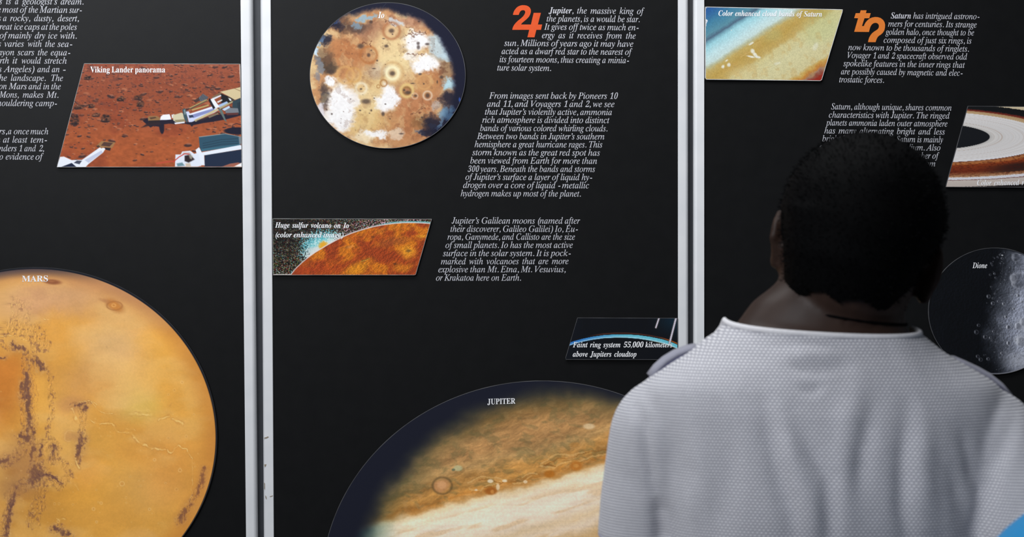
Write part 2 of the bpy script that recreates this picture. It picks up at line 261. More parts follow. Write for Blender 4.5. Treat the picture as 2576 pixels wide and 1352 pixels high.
bt275 3}3A3V3I3@3b384.394B3<4O3?4]477{3c7{3c8B4:8Y4j8{5:9I5b9~6/9~5a8G6T8G6I7{5U7{4g524]4g4Y4V4X4H4]474h414{4:584U5X5&5p4s5Z4R5E45513y4y3f4]3Q4?3E
bu532 493A3k3I3P3c3H413J4F3P4e3U4}3]5<3f5[4,6y4379487N497^4/7s3l7z3c7z3b873~8;4A8?4b8D5(8I5L8O5s8U4m4j4h4U4f4C4k444y4/57465T4K5r4n665B6U5~6q6e7-7R7B8H8_8H846c7q5M7_4d7X4I7Y4B7^4<7c477i457w4:8)4G814P8;4]8E4k8P4|8g4m8Q4M8=428)3w7s3d7Y3P7>3E7#3A6c3F6M3U6?3m6:406<4?6B4_6L52624f5u4C5[4&5C3k4~3S4]3F
bv423 4;3A4;3v4;4R4:5*495X486&456S416y4-783}7`3m7v3W7|3M7{3L895)8U538K5<8.5D7Y5I7,5M6W5O6#5P5H5P4y5e545x5I6,5_6:5r6G6(6Q696b6V6l6m6o6|6j736X7I6H7a6B7w6F836S8E6f8Q6~8U7:8Q7M8C7Y8.7^7o7Y7P7O7-7=6c7$676_5e66515b4V5*3x4Q3B
by419 3#142`182G1E281Y231r272-2D2?2W2K2n2O3(2K3C2=3]2/3n2+3z2.4-274<2E4K2V4Y2j4f2~4m354p3F4o3Z4k3|4g4;4c4Y4^4{4W5@4Q5b4J6'4C6F4=6c466|4-7@4%7X3z7j3t7t3e7~3N8$3A8#3A8>3Z8A3r8D4*8H4;8L4Y8S4s8U5&8L54805@7^5G7>5N6v5W6L5^6)5f5_5n555v4e6?5O6Z6-6k6Y6p6y6i726T7E6?7Z687t6<816I8D6^8Q6w8U758Q7H8D7T8.7X7n7V7[7R7D7J7)7?6f716D6~5|6p5`6b5B6R5%6B4c604D5{4'5i3f5U3H5B3,5.2n4w2T4c2<4G1|4,1d3n1O3S1@3;17
i(323 5o6&667M6j8l7Q:#8J;-7q;-6h:&5o8k5.7I4c6&4W4_4f3=502&5n0{6G0{5x2)5a3<5^4Z
i)323 5d6&5@4Z4j3=4&2)3-0{3c0{4l2&5e3=6I4_6p6&6|7I6n8k6G:&5f;-50;-5[:#5s8l5v7M
i,219 3s244P2L4|2p5>3>5N3j5Q465I4U564i4w4p4V4i4=4S4/46403u4=3b4U3Y4O324;2f3w2G
i-323 736I4Q6I4?5G6}5G
i.219 4x4d4W4[4=4E4/4'413e4C3N4`3F5$3N5>3e5L4'5J4E594[
i0497 6.3I5h3L5K3U543c4~3v4q424g4O4b4r4`5<4a5g4g684o6j4{7C5.7y5>8M5O8{5c9I5x9p62:56I:Q6e:j7$:}7A;.7c;68*;98K;68f;.8|:}91:j9?:Q9I:59O9o9R9I9P8z9K8L9C7x987B9)6i8t678c5g8N5<894r7~4O7f427K3v703c6o3T6O3L 6;4&6e4/7*4K7D4x7U5H7h5|7z6Z8/7B8>8*8J8e8S9;8V9g8R:78@:R7x:]7N:R7-:76o9g6]9<6K8e698*6(7B5t6Z5h5|5`5H5]4x5a4K5s4/
i1497 4K3S4^4%5?4$5Z4(5r436&4H614i7Q:16s9s6X9Y6B9E6/965|9,5p9*5f9.5^9<5Z9R5^9n5g9q5}9y6::'6T:46t:F79:]7};38m;6744i7/4L73477D4(7`4$8@4%8=3S
i2497 3s3S4:4W6&646G6S6e6o7#7.797G7S7g7j8)7{8G8-8f889)8B9K8I9o8I:.8B:E85:S7~:^7f:a7C:[7%:L6i:36Y9v6K9W6@956:8l6,8p5s8w5c9'5Y985W9P5]9o5d:)5p:?6#:S65:f6L:v6g;'6};/7:;47U;87s;98B;68f;.9%:|99:j9G:R9N:79N9s9I9P9A9:999$9.8k8|8S8k8<8V8$8D7l8/7V7t7?7X7'7;6i6w6J6R6+6*5f4u4^764]7U4b7t4o815*8D5G8I5d8e5g863S
i3497 5j3I5K3J513M4x3S4e3Z4Q3f4C3t4:4)464:454M484a4?4v4J5-4W5;4e5E4t5K4m5*4p4f4}4K56495Q4/5r4+6,4,6B416W486l4C7$4S764g7D5#7Q5A7]5e7a6-7[6L7L6i7:6y6~7)6b706B725u716&7i6S7h6{7m7C7z7c867{8S828x8?9E8E9g8F:(8@:?83:Q7z:^7_:a7<:Y6z:I6j:76[:$6P9j6H9P6?996@8~6,9%5r9,5c985Z9G5W9]5[9w5i:;5}:W6?:q6Z;$6|;07E;77q;98>;68a;.8}:}97:l9F:T9N::9O9w9I9S9?94928s8}8Z8h8C8O8-877x7y7i7P7Y7q7O8(7F8<7;8L7-8Y6w8e6c8j6H8j6+8d5d8W5>8I4x884]8%4C7l4.7T3w7;3i6}3^6c3T6F3N6*3J
iA690 2,3O203c2Q3g2q3s334+3O4G3e4`4*5+4Y5b596M6'7G6~8Q8*9l9?;:9S;:9:4J9>4+9N3t9_3k9v3f:63c:33O7,3O703c783c7U3e7k3l7z3w8(4,8.4F814i856)5`6)5Q6&5E5y4U4{494V4)4;4#4)4'3t443j4I3e4j3c4e3O 5o6N876N8C9O
iB653 2y3O2~3d3C3f3Z3m3m3x3z4,4)4C434a5T9k5[:,5^:C5Y:X5L:g54:o4n:s4s;+7a;+8k:~9W:b:':2:59L:*8p9g8@917w8B7Y8w7@9?6z9V6L9^5r9[5Q9S539H4t974Z8~4C8e4/8H3y8(3k7`3_783V6k3Q6=3O 6^7e757h7b7p8,7}8K848d8L8u8i9$9-9'9R8{:'8c:I8;:^7_:e7B:d70:b7#:[6w:S6q:G6j:56f:'6_9l6V9M6N906F8k6<8D617u647m6;7h6H7f 5~3o6T3r7%3|7K407l4G8(4d8:5*8D5P8H5|8D6H866i7}7&7f737J7<7)7B6`7D6D7C617B6%7;5y7.5<4a584J564?5546594$5F3v5]3q
iC701 7(3@6Y3B623I5i3S5G3c5(3v4i404Q4K4=4j4.5/4#5S3x5z3v6H3x6m3~764+7Z498#4I8F4]8h4t9-519L5L9j5i:)6,:A6L:W7$:s7X;+81;68g;:9);89J;49n;+:7:|:F:x:S:v:g:|:v;3;.;3:a8x:K8x:L9,:L9;:G9h:;:0:&:N9f:d9A:q8q:u8Q:s83:m7p:b7R:S75:A6u:,6Z9p6B9T6+965s8r5a8N5Q8*5E7`5<78576l556B585j5B5<5S4p5k4N6,436M3{6t3p7C3l8)3t8h4/9G4V:$52:74}9t4X9R49913{8k3f8F3U7|3I7R3B
iE676 2y3O2~3d3B3f3Y3l3k3v3x4)4(4A424b5T9k5[:-5^:B5Y:W5L:g54:o4n:s4s;+:b;+:D9K:39K:29l:.:(:(::9t:N9X:[9?:a8|:d8T:e7Z:e7@:d7-:a6|:Y6s:M6k::6c9|6+7g7$7g7Q7j7w7q867~8J858Z8N8g8n8z8n836.7}6.8#6B8$6U7~6r7y7*7n777]7?7C7C6}7D6#7D5@4q594Q564D554:594)5F3z5[3u5~3s6h3s7.3t7N3w7l3|8+4'8L438j4D9)4Y9A4s9W559m5W:%5W983O
iF604 2}3O3'3d3H3f3_3k3o3u3}4*4-4A474b5Y9k5a:-5c:B5_:W5P:g59:o4r:s4x;+:E;+:&9=9n9=9o9G9o9P9l9v9c:79S:K9<:X8y:a8Q:d7^:d7;:b7(:Z6z:O6s:A6b9Y647d6m7d717e7L7h7d7m8$7x8;8/8H8@8T8T8`8m8t8m816'7x6'7{6@7|6L7|6Y7w6{7j747Y7;7A7@6{7A6+7A5F4[5B4H5@465E3{5T3m5d3h5z3d6:3b683O
iG806 7P3@6}3B6O3I6&3T5[3d583w4u424Z4M4D4l43514&5V3{5}3x6K3z6q4#794-7_4:8'4J8J4_8l4t91519P5L9m5j:,6,:D6L:Y7$:t7Y;+85;68p;:97;89X;49x;,:::~:U:s:l:l:|:g;+:e;=:g;L:o;X:{;e;2;v;2;G8p;68p;.9>:}9d:j:(:P:C:2:X9l:i9E:r8v:u8H:q7y:f7O:S7(:96`9u6?9N6#9$5f8O5Q7y5C7F5:6q576@5;5f5F555X4g5s4D674(6^3p7-3d7_3`8%3b8E3j8d3w8}4+924>9<4S9a6)9f6?9g6J9h6R9c6h9S6t9B6x9+6|8h6~8m75;{75;v6~;T6|;=6u;+6h:{6V:r6=:l6+:g5s:>4(9]3g8z3Q883D
iI365 2}3O3'3d3H3f3_3k3o3u3}4)4-4@474a5Y9k5a:-5c:B5_:W5P:g59:o4r:s4x;+7~;+7y:s7q:s7V:q7@:k70:a7#:P6s:86i9v5F4l5?4M5=475A3~5O3p5g3h6-3d6(3O
iJ382 3q3@3P3C363K2|3Y2l3l2b4%2_4=2c4S2m4f2~4r374v3J4s3[4i3f4X3j4F3i4:3e4/3b4%3a3w3g3d3y3^423d4@3w4E4)4L4:4R4O4Y4g5v9c5}:#6%:76&:D5}:Z5m:g5[:l5D:o5(:q5/;+8<;+86:s7v:q7`:l7O:d7B:U77:?7-9~5}5b5n5.5[4^5G48513v4s3_4V3M473C
iK676 2y3O2~3d3B3f3X3k3j3u3y4)4(4@424a5T9k5[:-5^:B5Y:W5L:g54:o4n:s4s;+7t;+7n:s7f:s7M:q79:l7):d6x:U6m:>6c9{6.7o6,7h6+7a6-7Y627W697X6>7]8~9l9B:-9U:E9[:X9N:m9&:s9%;+;b;+;Z:t;9:p:w:c:T:M:7:89r9{9K9^8~9<7/7m9>4[9Q4A9e4,9x3x:03l:F3e:_3c:Y3O7B3O7H3c7O3c7m3e8%3k803v844+82478-4F8#4W7s4k6876627<6+7>5~7;5y715=4d574J55495:3}5I3o5X3i5o3f6/3d6*3O
iM878 2u3O2{3d3=3f3T3k3g3u3u4)4%4@4/4a5W9k5_:,5a:B5[:W5N:g57:o4p:s4v;+6{;+7h5:;Z;+=c;+=]:s=T:s=::q=$:k<p:a<c:P<V:8<L9v;+4l;$4M:~4A:}47;&3~;33p;K3h;n3d;i3O8h3O8m3a9.3e9D3k9V3w9e4.9m4?9u4U9}4p;B9v7)3O6w3O6(9w4g524_4m4Y4Q4W4;4[4#4j3p5%3g5H3c5C3O
iP600 2y3O2~3d3C3f3Y3l3k3u3x4(4(4@424a5T9k5[:,5^:B5Y:X5L:g54:o4n:s4s;+7r;+8s:}9Y:`:%:/:29F:.8|:#8W9l879X7}9A7i9'7W8f7I8D7=7|757U707,7.6+7.5{7+5u6~594T574F55485:3|5J3n5[3i5s3f643d6.3O 6^7L727O7]7X8%7h8C7}8Y8;8k8Z8u9#8x9K8t9r8j:48W:K8>:[7x:f7N:i75:f7$:_6s:L6g:-6-7l6,7d6+7[6-7T637O6A7M
iS549 5~3A5^3C5:3H4r3Q4J3_4=3c423d3v3[3f3C3S3C3v5s4-5t415E494y4G4U4Z484r3}513m5P3c5s3`603b6F3h6]3s6o4$7#45714I7:4_7@4w7B557?5O775j7.5{7#606s6A6c6U6O6k6A6y627,6#7<5f7W5O7q5>8-528B5&8_4z8{4x9;4{9]5'9|55:=5H:V5`:m5|;#6@;06c;77-;:7E;97[;87q;38*;-8K;#8Z:{8r;%9%;798;78t8~8d8~8a9J8Z9o8O:08@:I8&:b7c:q7<:v6w:s6Z:h6C:V62:?6':#6$9^6&9I6-94688{6F8e6V8O6j897<7e7K7S7[7B7l718)6m8:6I8D6#8H5U8E508;4i8,4I7r4,7W3p793]6r3M6K3D
iT625 4>3O4B3d4J3d4l3f5)3m5=3y5M425V4D5`4]5i4z77:?79:H7::Q73:_6{:c6`:c68:b5r:]5T:U5<:K5':=4s:+4d9r4W9W4L99469;4c;+;%;+:a96:M96:N9F:N9V:K9y:C:7:5:K9{:X9Z:`90:c8c:c8W:b8O:]8I:T8D:H6t5#6l4a6h4G6f446k3z6{3m7/3h7F3e7c3d7n3d7h3O
iV650 4l3@5(9z5'::4~:P4u:a4f:k4P:q46:s4,:s40;+74;+7/:u7':u6g:s6P:l6B:a68:N62:46/9n5x5'9j9[:*:$:::@:@:R:<:c:/:m9v:r9U:s9Y;+;y;+;r:s;]:p;J:h;7:Y;#:E:h:,:M9j5&3@
ia509 4>3C4&3F3m3O3]3`3O3u3G443E4T3G4~3N5K3Z5u3l6C4$6m4=774Z7Z4{7|5A8<5e8O6,8[6O8`6t8Y708G7=8)7J8T8;8T7;4{734^7/4F7-46714,7>4(7O4/7i4F8,4l8:4`7n4+7H3b7&3J6b3C6J3H6=3W683r6:4*6A4H6K4r6Z5H6>4x6#4Q5e415K3s5)3X4c3H 4o4%5+4+5E4;5W4K5j4`5|4w62546B5O6R5l6a6.6m6K6w6k7#7,7'7H7)7c7#8)6n8>6Q8E628@5p8/5Q7p5<7T5)744s6l4c6C4Y6'4Q5i4K5N4G554D4y4C4b4H4@4V4,
ib507 4o3C4I3E4)3L3l3X3Q3n3H4*3I443L4?4x:+4|:<4~:I5#:]4|:k4u:t4f:x4O:y4?:y4D;/4e;25%;65<;:5P;@5p;I6&;L6/;J60;B527X5X8(6%8G6P8Y6}8`7H8[7j8M8*878>7u8K7Q8O7'8M6e8H6F8@6(845g8%5H7p5-7[4n7E4T7-4=6o4(6R3q653b5s3T5S3J533E 5&3^5K3c5q3r684/6Q4G6h4d6|5'715J7?5o7J667P6X7R6y7O7=7G7W7:7n7'7}6n8+6S8.648)5r7v5U7^5B7D507'4}6_4p664E4W4@4?4>4-4E3q4]3c
ic444 5-3C4^3H483W3w3r3e4/3X4M3P4p3N5;3P5]3V5~3b6C3p6d4&7'4<7D4T7`4p7y51825T8F5y8T6A8]6h8`7)8^7B8U7V8J7j827q7q7n7Y7d7G7S7;7>776z7A6o7`6p7j6s7s6w7{6~8(7(8/7+877#8B6e8E6A8@5{825Z7w5D7`5/7E4z7(4j6c4]6@4S5z4N5Y4L594O4q4W4Q4g484y4%543v5O3r5v3x6A4,6j4H764o7F4^6o4*6:3a5b3J
id528 4O3C413G3s3Q3_3d3N3|3E4>3B4b3D5'3K5J3W5p3c603q6K4$6h467'4H7@4^7X4s7o5-8'5D895[8G5s8R6.8Y6E8_6]8`7$8[7=8P7L8=7z:=7}:L7~:[7{:j7s:r7d:w7M:x7>:x7C;/7l;383;88O;@8n;I9%;L9,;J9.;B9-;89+;07I4m7B4N7@4A7?467E4&7W3}7m4)8-4B8P4m8a4`8J4C854*7}3r7l3a7T3P7=3F7&3C6f3I6T3Z6N3x6P436U4O6_4s6k5@6P4q664L5y4-5`3p5=3W4v3H 4|3y5;4#5W455j4F5}4[644t6F536W5O6g5n6u617%6O7/6o76707;7K7<7f798$7/876{8C6f8G6D8B6#825_7s5F7X50784x6q4e6G4T5y4I5Q4B5.4@4i4D4I4P414d3~
ie428 4y3E4P3J4/3W3o3o3_4*3R4E3K4e3I5,3K5L3R5n3^643l6V4#6w497;4Q7X4n7s5/8.5R8C5v8S6>8]6b8`6~8^798V7K8L7X8=7a8*7d7p7_7P7Q73796s6u6X6K6A5t6-585z4O5n4L5Z4J5I4H594H5+4N4W4`454}3}5J3v5o3{684/6`4I7,4n7;4_7#4B6f4*6L3r633b5l3Q5E3H 4S6)5(625Q6?5v6Q686g6P7#6b7>6l7Y6o7x6f8:6J8D658A5|885f8)5O7q5:7W5'7:4q6t4a6P
if296 2c0}2H1%24112&1C1~1X2+1z2G2)2a1}2i1e2h1[2f1T2c1M2e1@2m1=3#1A331N3@1e3I1|3R2;3X2Q3_2k3d3*4_8-3Y8-3b8M4e8M4q9(4~9Y54:*5I:O5c:p5~;,6?;>6_;H7$;L7=;J7R;C7f;87x:|7~:`7y:F7i:77M:271:<7(:Y7*:d7,:m7/:s70:y7.;%7);+6|;06q;16U;)6>:m6*:E5w9i5^8M6x8M6s8-5W8-5/5y5#5<4r4a4e4-4X3Z4K304?2h422F4%2+3f1Z3H1:3)1'
ig426 4R0}4-1#3g1)3I14301B2r1Z2c1w2^2;2f2e3#3/3K3R4)3t3m4&3^463X4I3_4]3p4r4K5M4,5d3q5}3d6?3_6a3b7%3k7C3{7a447{4M864l8I518W5U8`5|8c698a6T8Z6r8Q718H7E8B7Q8@878@877p7M7p7R7Z7T7C7Q6~7H6^786A7#6'6f5m6I5Z6(5M5b5E5=5B5(5C4o5E4V5/4N4v4W4f4q4T5@4E5f496*4,6G3{6`3l6x3T7*377/2p7,2O6~216n1r6V1Z6;1F5v165Y1-5:1&4v0~ 5?5Y5T5]5h5e5{5s6/6)6=6?6J6Y6S6v6X776Z7V6X7n6R8&6H86638E5u8J5a8G5M8?5;815)7z4v7d4j7J4`7.4Y6m4W6M4_5}4v5c 4e1@5K1G5{1[6;1~6D2Q6?2i612|5x325^3@5J3I583P5%3W4h3`4R3g4B3k3v3N3X313G2m3A2K3I1z3b1Y4-1F
ih542 7.3B6u3E6f3P6Z3b6W3y6Z426b4U6o5+7$5k766N7B7%7J7H7L7^7F7u727}6y7y6b7l6O7_6=7O6+7=5u7)5c6p5P6X5?6A516)5#5m4l5D4X4p4F46433O3=3O4C7,4f8@5V8@5#6F5H6x5n7F647j6V8+6w8A788P7S8Z7l8^808W8D8E8J8&8I7o8G7Z8B7D8<7.7^4x7T4S7Q4G7P4=7U4,7f4&7|4/8:4L8X4|8i4p8D447{3e7T3K 4f8@59:85=:H5>:V5;:k51:v4y:|4Y:~4[;45B;=5[;@5p;D62;J6?;L6H;J6K;C6F;,5[8@
ii264 5O9x5<9|5,:+4|:<4x:O4|:c5,:t5<;$5O;(5d;$5u:u6$:d6(:O6$:;5u:+5d9| 4%3C3f3I3T3[3O3{3P403T4C3a4u4F7J4K7^4M7m4I7~4>8-4+823j843n8E4U8N4o8R5(8V5D8^5Q8`5Y8]5]8S5[8K5X8A4R4j4L4Q4J4A4O4+4`4$4w4-584F5Z4r5j4c5?4-4s3c4K3K
ij259 5R9x5?9|5/:+5#:<4{:O5#:c5/:t5?;$5R;(5g;$5x:u6':d6+:O6':;5x:+5g9| 2`0}2D1&2-131{1H1v1a2#2$2>2.2X2%2a1f2`1W2_1I2b1?2m1<2{1D3.1[3>2'3F2A3N2a3W3(3_3G3f3i3m413u4X4O7U4Q7a4Q7l4N7}4F8,44813l843p8F438J4O8N4g8R4z8V5:8^5I8`5S8[5T8O4b4I4Y4#4P3Z4G394=2v4/2Q3}203o1p3W1M3>142~1&
ik505 7'3D6j3J6U3^6I3r6<416-4R5L6-4i5Y413O3;3O52:;56:K57:Y54:j5,:t4x:x4_:y4P:y4V;04o;35(;65<;:5U;>5j;C5z;G6*;J69;L6A;I6C;A6A;66>;,4r6(6a7H6~7a737u798)7-886e8>6m8O9#8O8z8=8Z898<8/7v7y7Q7`626^6~4a7,4K784:7E4-7T4)7l408*4F8H4k8W4Z8>478&3w7i3a7P3P7;3G
il257 4#3D3j3G3Z3R3O3b3L3w3N4,3S4E3W4X3^4p3d5-5+:85/:H50:V5-:k5#:v4k:|4K:~4M;454;=5M;@5b;D6$;J61;L6:;J6=;C68;,4Q4r4J4Q4G4>4L4-4Y4'4o4/5.4G5O4o5`4`5J4C554+4|3r4h3b4N3Q473G
im819 :43D9t3J9d3^9^3~9_479c4N9j4i:I7(:Q7H:S7_:L7u:67}:$7z9m7r9V7d9?7O9(778m6w8Z6_8I6D886(8(5f7u5F7f5%7X4`7L4<7A3u773O6C3O7A6m7I717N7L7P7c7I7w757}6}7y6d7l6O7^6;7M6&795l6~5V6e5B6H54615&5t4u5Y4i5=4^4|4R4]403O3<3O4>6z4E784K7M4N7_4O7l4K7}4@8+4+813i843m8F4>8J4d8O5%8U5B8^5P8`5X8]5[8S5Z8K5W8A4|6F5i7E6P8+738Q7l8_818X8E8D8L8$8J7j8E7K8<7$806P8s7K9V8-:68R:o8_;48W;H8C;O7~;N7o;K7];F7F;@7.:[4U:Y4J:W4>:]4.:j4(:{4-;14;;;4F;F4S;Q4d;_4v;m4f;G4/;#3d:Y3L
in542 7.3B6u3E6f3P6Z3b6W3y6Z426b4U6o5+7$5k766N7B7%7J7H7L7^7F7u727}6y7y6b7l6O7_6=7O6+7=5u7)5c6p5P6X5?6A516)5#5m4l5D4X4p4F46433O3=3O4C7,4J7F4O7Z4P7k4M7{4C8)418.3r803j803m8B4+8E4C8H4X8L4t8P5.8U5L8]5[8`5`8]5`8R5#6F5H6x5n7F647j6V8+6w8A788P7S8Z7l8^808W8D8E8J8&8I7o8G7Z8B7D8<7.7^4x7T4S7Q4G7P4=7U4,7f4&7|4/8:4L8X4|8i4p8D447{3e7T3K
io522 563C4o3F4N3N433]3w3q3c4-3T4I3L4i3I513L5W3U5~3e6H3s6d4'7#4:7<4P7T4g7k5$7~5=845X8C5}8S6E8]6k8`748]7T8T7r8F8.838B7v8P7Y8X7:8[6r8Y6P8Q6.8F5h855E7~5%7g4b7L4E704,6n3r6I3^6%3N5[3F 5A3a5]3d5w3o654$6M4:6e4T6z4t70597@5]7M6&7V6J7]6n7_747Y7d7I8*7.8>6e8E6C8@6#805_7s5G7X527;4z6u4i6O4Z6(4O5^4I594G4q4J4P4Q464_3}4o3m5(3d
ip507 1w1'1|192<1<2R1A2b1J2n1W2x1k3$2)4E7A4J7W4L7b4M7j4J7|4A8*4.8.3h813m8C4)8F4>8H4Q8K4k8O5$8T5@8]5Q8_5Y8]5[8V5Z8M5X8E5@7W5j8'678F6d8Y748`7W8[7u8O828;8D7|8N7Z8R738P6q8L6R8C63885q8*5R7v557c4v7N4[774B6{4,6b3u6F3d5}3R5V3G5/3D4m3F4S3L4>3W453/4-2h4&2J3|213u1k3r1]3w1L4)1@471<4K194g184b1' 5/3^5K3a5g3k6%3|6>466U4P6l4p7#55745X7B5~7L6H7R6n7T767R7P7L7f7A7x7*8,6h826F8,6&7x5d7[5N7@5<6|5-6W4}6/4W4S4S4A4Q4/4W3r4k3c
iq505 4m1%4q18551:5L1>5[1G5h1S5r1i5}206n566S4k694H5y4,5^3q573X4n3K4I3F4,3J3o3U3[3h3L4%3C4D3@4j3C533J5X3W6#3d6?3s6Z4'6v4:744T7S4q7p538,5V8B5y8R6?8[6a8_7/8W7L8D7^8#7l8T8^8T6x2A6r2+6n1u6l1h6k1_6o1K6z1@721:7Q187[187Y1% 4{3|5:4%5V425u4I604a6G5#6_5G6v5r7.6A7<6j7D737G7T7C7t77807$8?6f8D6N8A67885{8*5d7s5L7[577A5$7#4o6a4`6@4R5x4I5U4C534A4o4C4W4H4C4Q444d4%
ir333 3<3O486v4@7:4E7S4G7f4D7y4:8'4&8,3c8/3f8B3~8F488J4L8M4g8R4{8V5<8^5I8`5R8]5R8R4z6I5U7G6)8,6R8R6t8`7*8]788R7A8B7D8-7@7p747[6~7N6i7I6X7L6J7T6@7b6;7s5Z7(5&6(4U4s413O
is370 4i3C4N3D483H4$3N3j3V3X3X3I3T3B3I3.3I3D573U563Z4h3d4C3t4(4+3o4C3c4_3_4u3b5,3j5=3w5J4-5Q4B5T4Z5Q4s5F50545K5$5`4q5u4b6-4R6B4D6Y496r417.4/7E437f4?8&4R8>4l8P5.8[5P8`5j8_6#8[658U6L8M6_8J6p8O6v8]7+8]6s6~6b6~6V7Y6B8&6&8=5[8E5D8A51845$7~4|7h5$7P50765E6u5U6a5e6L5t686%6$635g6?5N6G566I4y6G4_6@4F66406'3w5q3f5[3W5C3L5)3E
it278 4%3C3f3I3U3Z3P3w3Q4(3S463U4C3Y4P4V8-3m8-3q8B4B8Q4o8o5<9=5d9v5{9v5T8M6N8M6F8-5L8-4V4i4O4K4M474R4'4`3~4s4*514B5R4k5b4Y5:4(4p3`4I3J
iu542 483C3z3G3f3U3Y3l3U4,3V4@3[4Z3`4p3e5+3l5E4?774C7E4E7S4G7a4G7o4D8$4:8.4&823d843g8F4M8O4g8S4{8W5=8^5J8`5T8^5W8X5V8M5S8@4^584V4y4Q4c4M4P4L4D4T4,4k4$5#4(59435R4E5l4_6+4}6F5D6Y5c6m6&7#6H756n7D777R7_7_8+7i8T8[8T7`4~7X4a7S4J7R4:7W4)7g4$7~4-8=4F8^4r8l4d8F4-7|3c7U3K7.3C6n3I6^3Z6W3x6Y426_4M6g4n7*5~6a5D6=4o5w4E5V4$573e4u3R4V3G
iv442 4O3C4?6<4=6_4:6}477;407Y4)7o3x8$3f8/3N823F823J8E3d8I3z8N428R4B8V4O8Z4[8^4k8_4v8R5#8/5+7N516V5<4K5Y4j5u5+625G6H5c6^5~6p6;716i7C707I7G7E7Q7;7^7/7j7$7w6y8'6v856y8G7'8U768^7I8a7]8]7m8O7w8;7z7}7o7G7O6c6v5q6+4t4e3C
iw664 4<3C466B456e437&417@4,7^4%7s3m8.3O863L8G3g8K3}8P448T4D8X4Q8]4]8`4l8a4v8R4}8*5&7A5)6=5+4}7F8a7W8a7~4^8j5W9%5t9:639J6K9X6b9f6|9n769q7I9l7U9^7f9N7z9I839L8E9U8S9d8]9u8`:+8[::8N:D89:G7{:?7N:)6t9^649(5G7I3C793C6p7,4N3C
ix415 6$3C5h3G5U3T5L3f5B4%594K5%5M494D4%4)3n3o3[3^3H3P343H2{3F2i3I2Z3R2Q3`2N3r2Q4'2Y442g4=2w4@3(4>34493A433M413d4:3|4T4z5v4[7P4R7m4G8#468-3z813b803K8-3N8@3t8E478L4R8T4c8Y4q8^4|8_5(8`578X5@8B5]6r5w7<627]6F7x6^886m8I6y8R7*8Y778]7F8^7a8Y7q8K7v857s8%7k7t7_7l7N7i7@7k737p7(7u6z7v6o7t6d7l6Z7a6H7H6,7#5d6K6&4w6/4U634G674<6B4-6Q4(6g407&4J7F4u7T4e7-4.6d3c6B3K
iy402 2j0}2T1$2D1,2:1:271K2:1[2C1h2Q1q2c1t2q1r2~1l301f3B1d3R1k3i1~4'2C4k3E466C4*7%4$7<3{7N3o7k3`8#3I8/3+843.8E3F8H3]8L3p8P4$8U4>8^4Q8`4[8U4g884s7d4x7L4}705(6l5/6H565}5>5P5G4}5P4I5g4m5z51605M6?5h6P6)6_6A6i6S6t6j6|6}7$717&7>6|7U6j7g6c7l6Y7t6R8#6P856S8E6^8S6l8[6~8_778Z7H8M7R897V7z7R7W7F7/736^6u6*6g5m6U5P6C516/4m5v4J5`4(5N3j5=3O5+364u2y4^2X4E2:4.1z3r1a3[1K3F19321,2{1$
iz396 5o3C5Z3D5C3G5'3L4e3T4<3_3y3e3c3g3O3d3;3[3'3M2}3J2x3H2o3K2l3S2p3^2{3l6W7h697d5x7b5a7c5K7g577m4x7t4^7w4G7t467l4(7]3v7F3g7N3s7p4#8/418D4G8W4c8^4w8]538Z5M8U5k8O6,8I6E8D6X8A6g8@7&8D7=8O7N8Z7W8_7`8[7c8S7a8K7]8E7W8?3w4>494C4U4E4p4D5-4A5D4;5Z455p426(416H486c4O6w4u7+4m6|4I6q4-6f3s6T3[6B3L6-3E
i’219 5-8E5d8]629#6Q9O6d:(6e:W6S:y62;*5n;#5T:k5E:H5F:+5T9s5o9i5g9B5U8{518X
rA650 3B3O3B3k3^3p3s3}4$40404F4=4d6r;-71;,9j4v9y4T:*4::64':K3q:g3k:g3O783O783k7f3p8%3}8.488*4L7z4n7[5_535_4j4^4g4U4f4L4d4<4l4#5(3p5Q3k5W3O 5B6-7K6-6E8d
rE658 3e3O3e3i4)3k4A3q4Q3|4]404c4H4e4i4e9R4c9y4[:94Q:L4@:V4):^3h:`3h:y:$:y:$8e9i8e9`949R9X9?9u9(:/8f:?8@:J7p:Q7<:S6|:R6i:P6[:J6S:?6O:-6N9p6N7Q6_7Q7,7U7L7a7f7u7t8-8$8F8.8f859/8M9/8M5I845I8/5o8(627{6L7n6a7^6q7J6}727(6s7-6R7.6N4X6Q496]4(6r3|7:3y7^3z7~3}8@4&8[4.8{4;9<4M9U4e9l5$:$5F:65o:R5o:)3O
rI388 3d3O3d3j4&3o4>3v4O4$4[434c4H4e4e4e9n4c:-4]:A4R:O4B:W4):]3d:`3d:y7O:y7O:`7/:]6s:W6c:O6W:A6P:-6N9n6N4h6P4K6U466`4&6r3w7%3r793m7Q3j7Q3O
rJ492 5;2I4x2K4[2Q4A2Z4)2h3q2w3a3.3T3C3L3Y3J3r3L4,3S4?3`4O3w4_464d4S4_4k4P4z4:5#3y4|3c4s3M4j3<4g324r2w552o5T2u5i3*5p3<5u3S5v3p5v9O5u9i5r9~5n:35b:F5O:S5>:X5):]4k:`4k:y8]:y8]:`8;:[8$:T7p:H7g:67c:%7a9k7`9O7`4y7Q3p7)3'6?2W
rL635 3g3O3g3j4*3m4A3t4Q4#4[444b4L4d4m4d9b4b:$4[:;4Q:K4A:U4*:]3h:`3h:y7W:y7W:`7>:_7*:]6u:X6b:N6V:>6O:'6M9b6M4p6N4P6R4:6Z4+6i4#6}3z7?3y7c3z8&3}8C4'8^4/8|4>9<4Q9T4l9e5&9t5@:&5_:36$:N6$:(3O
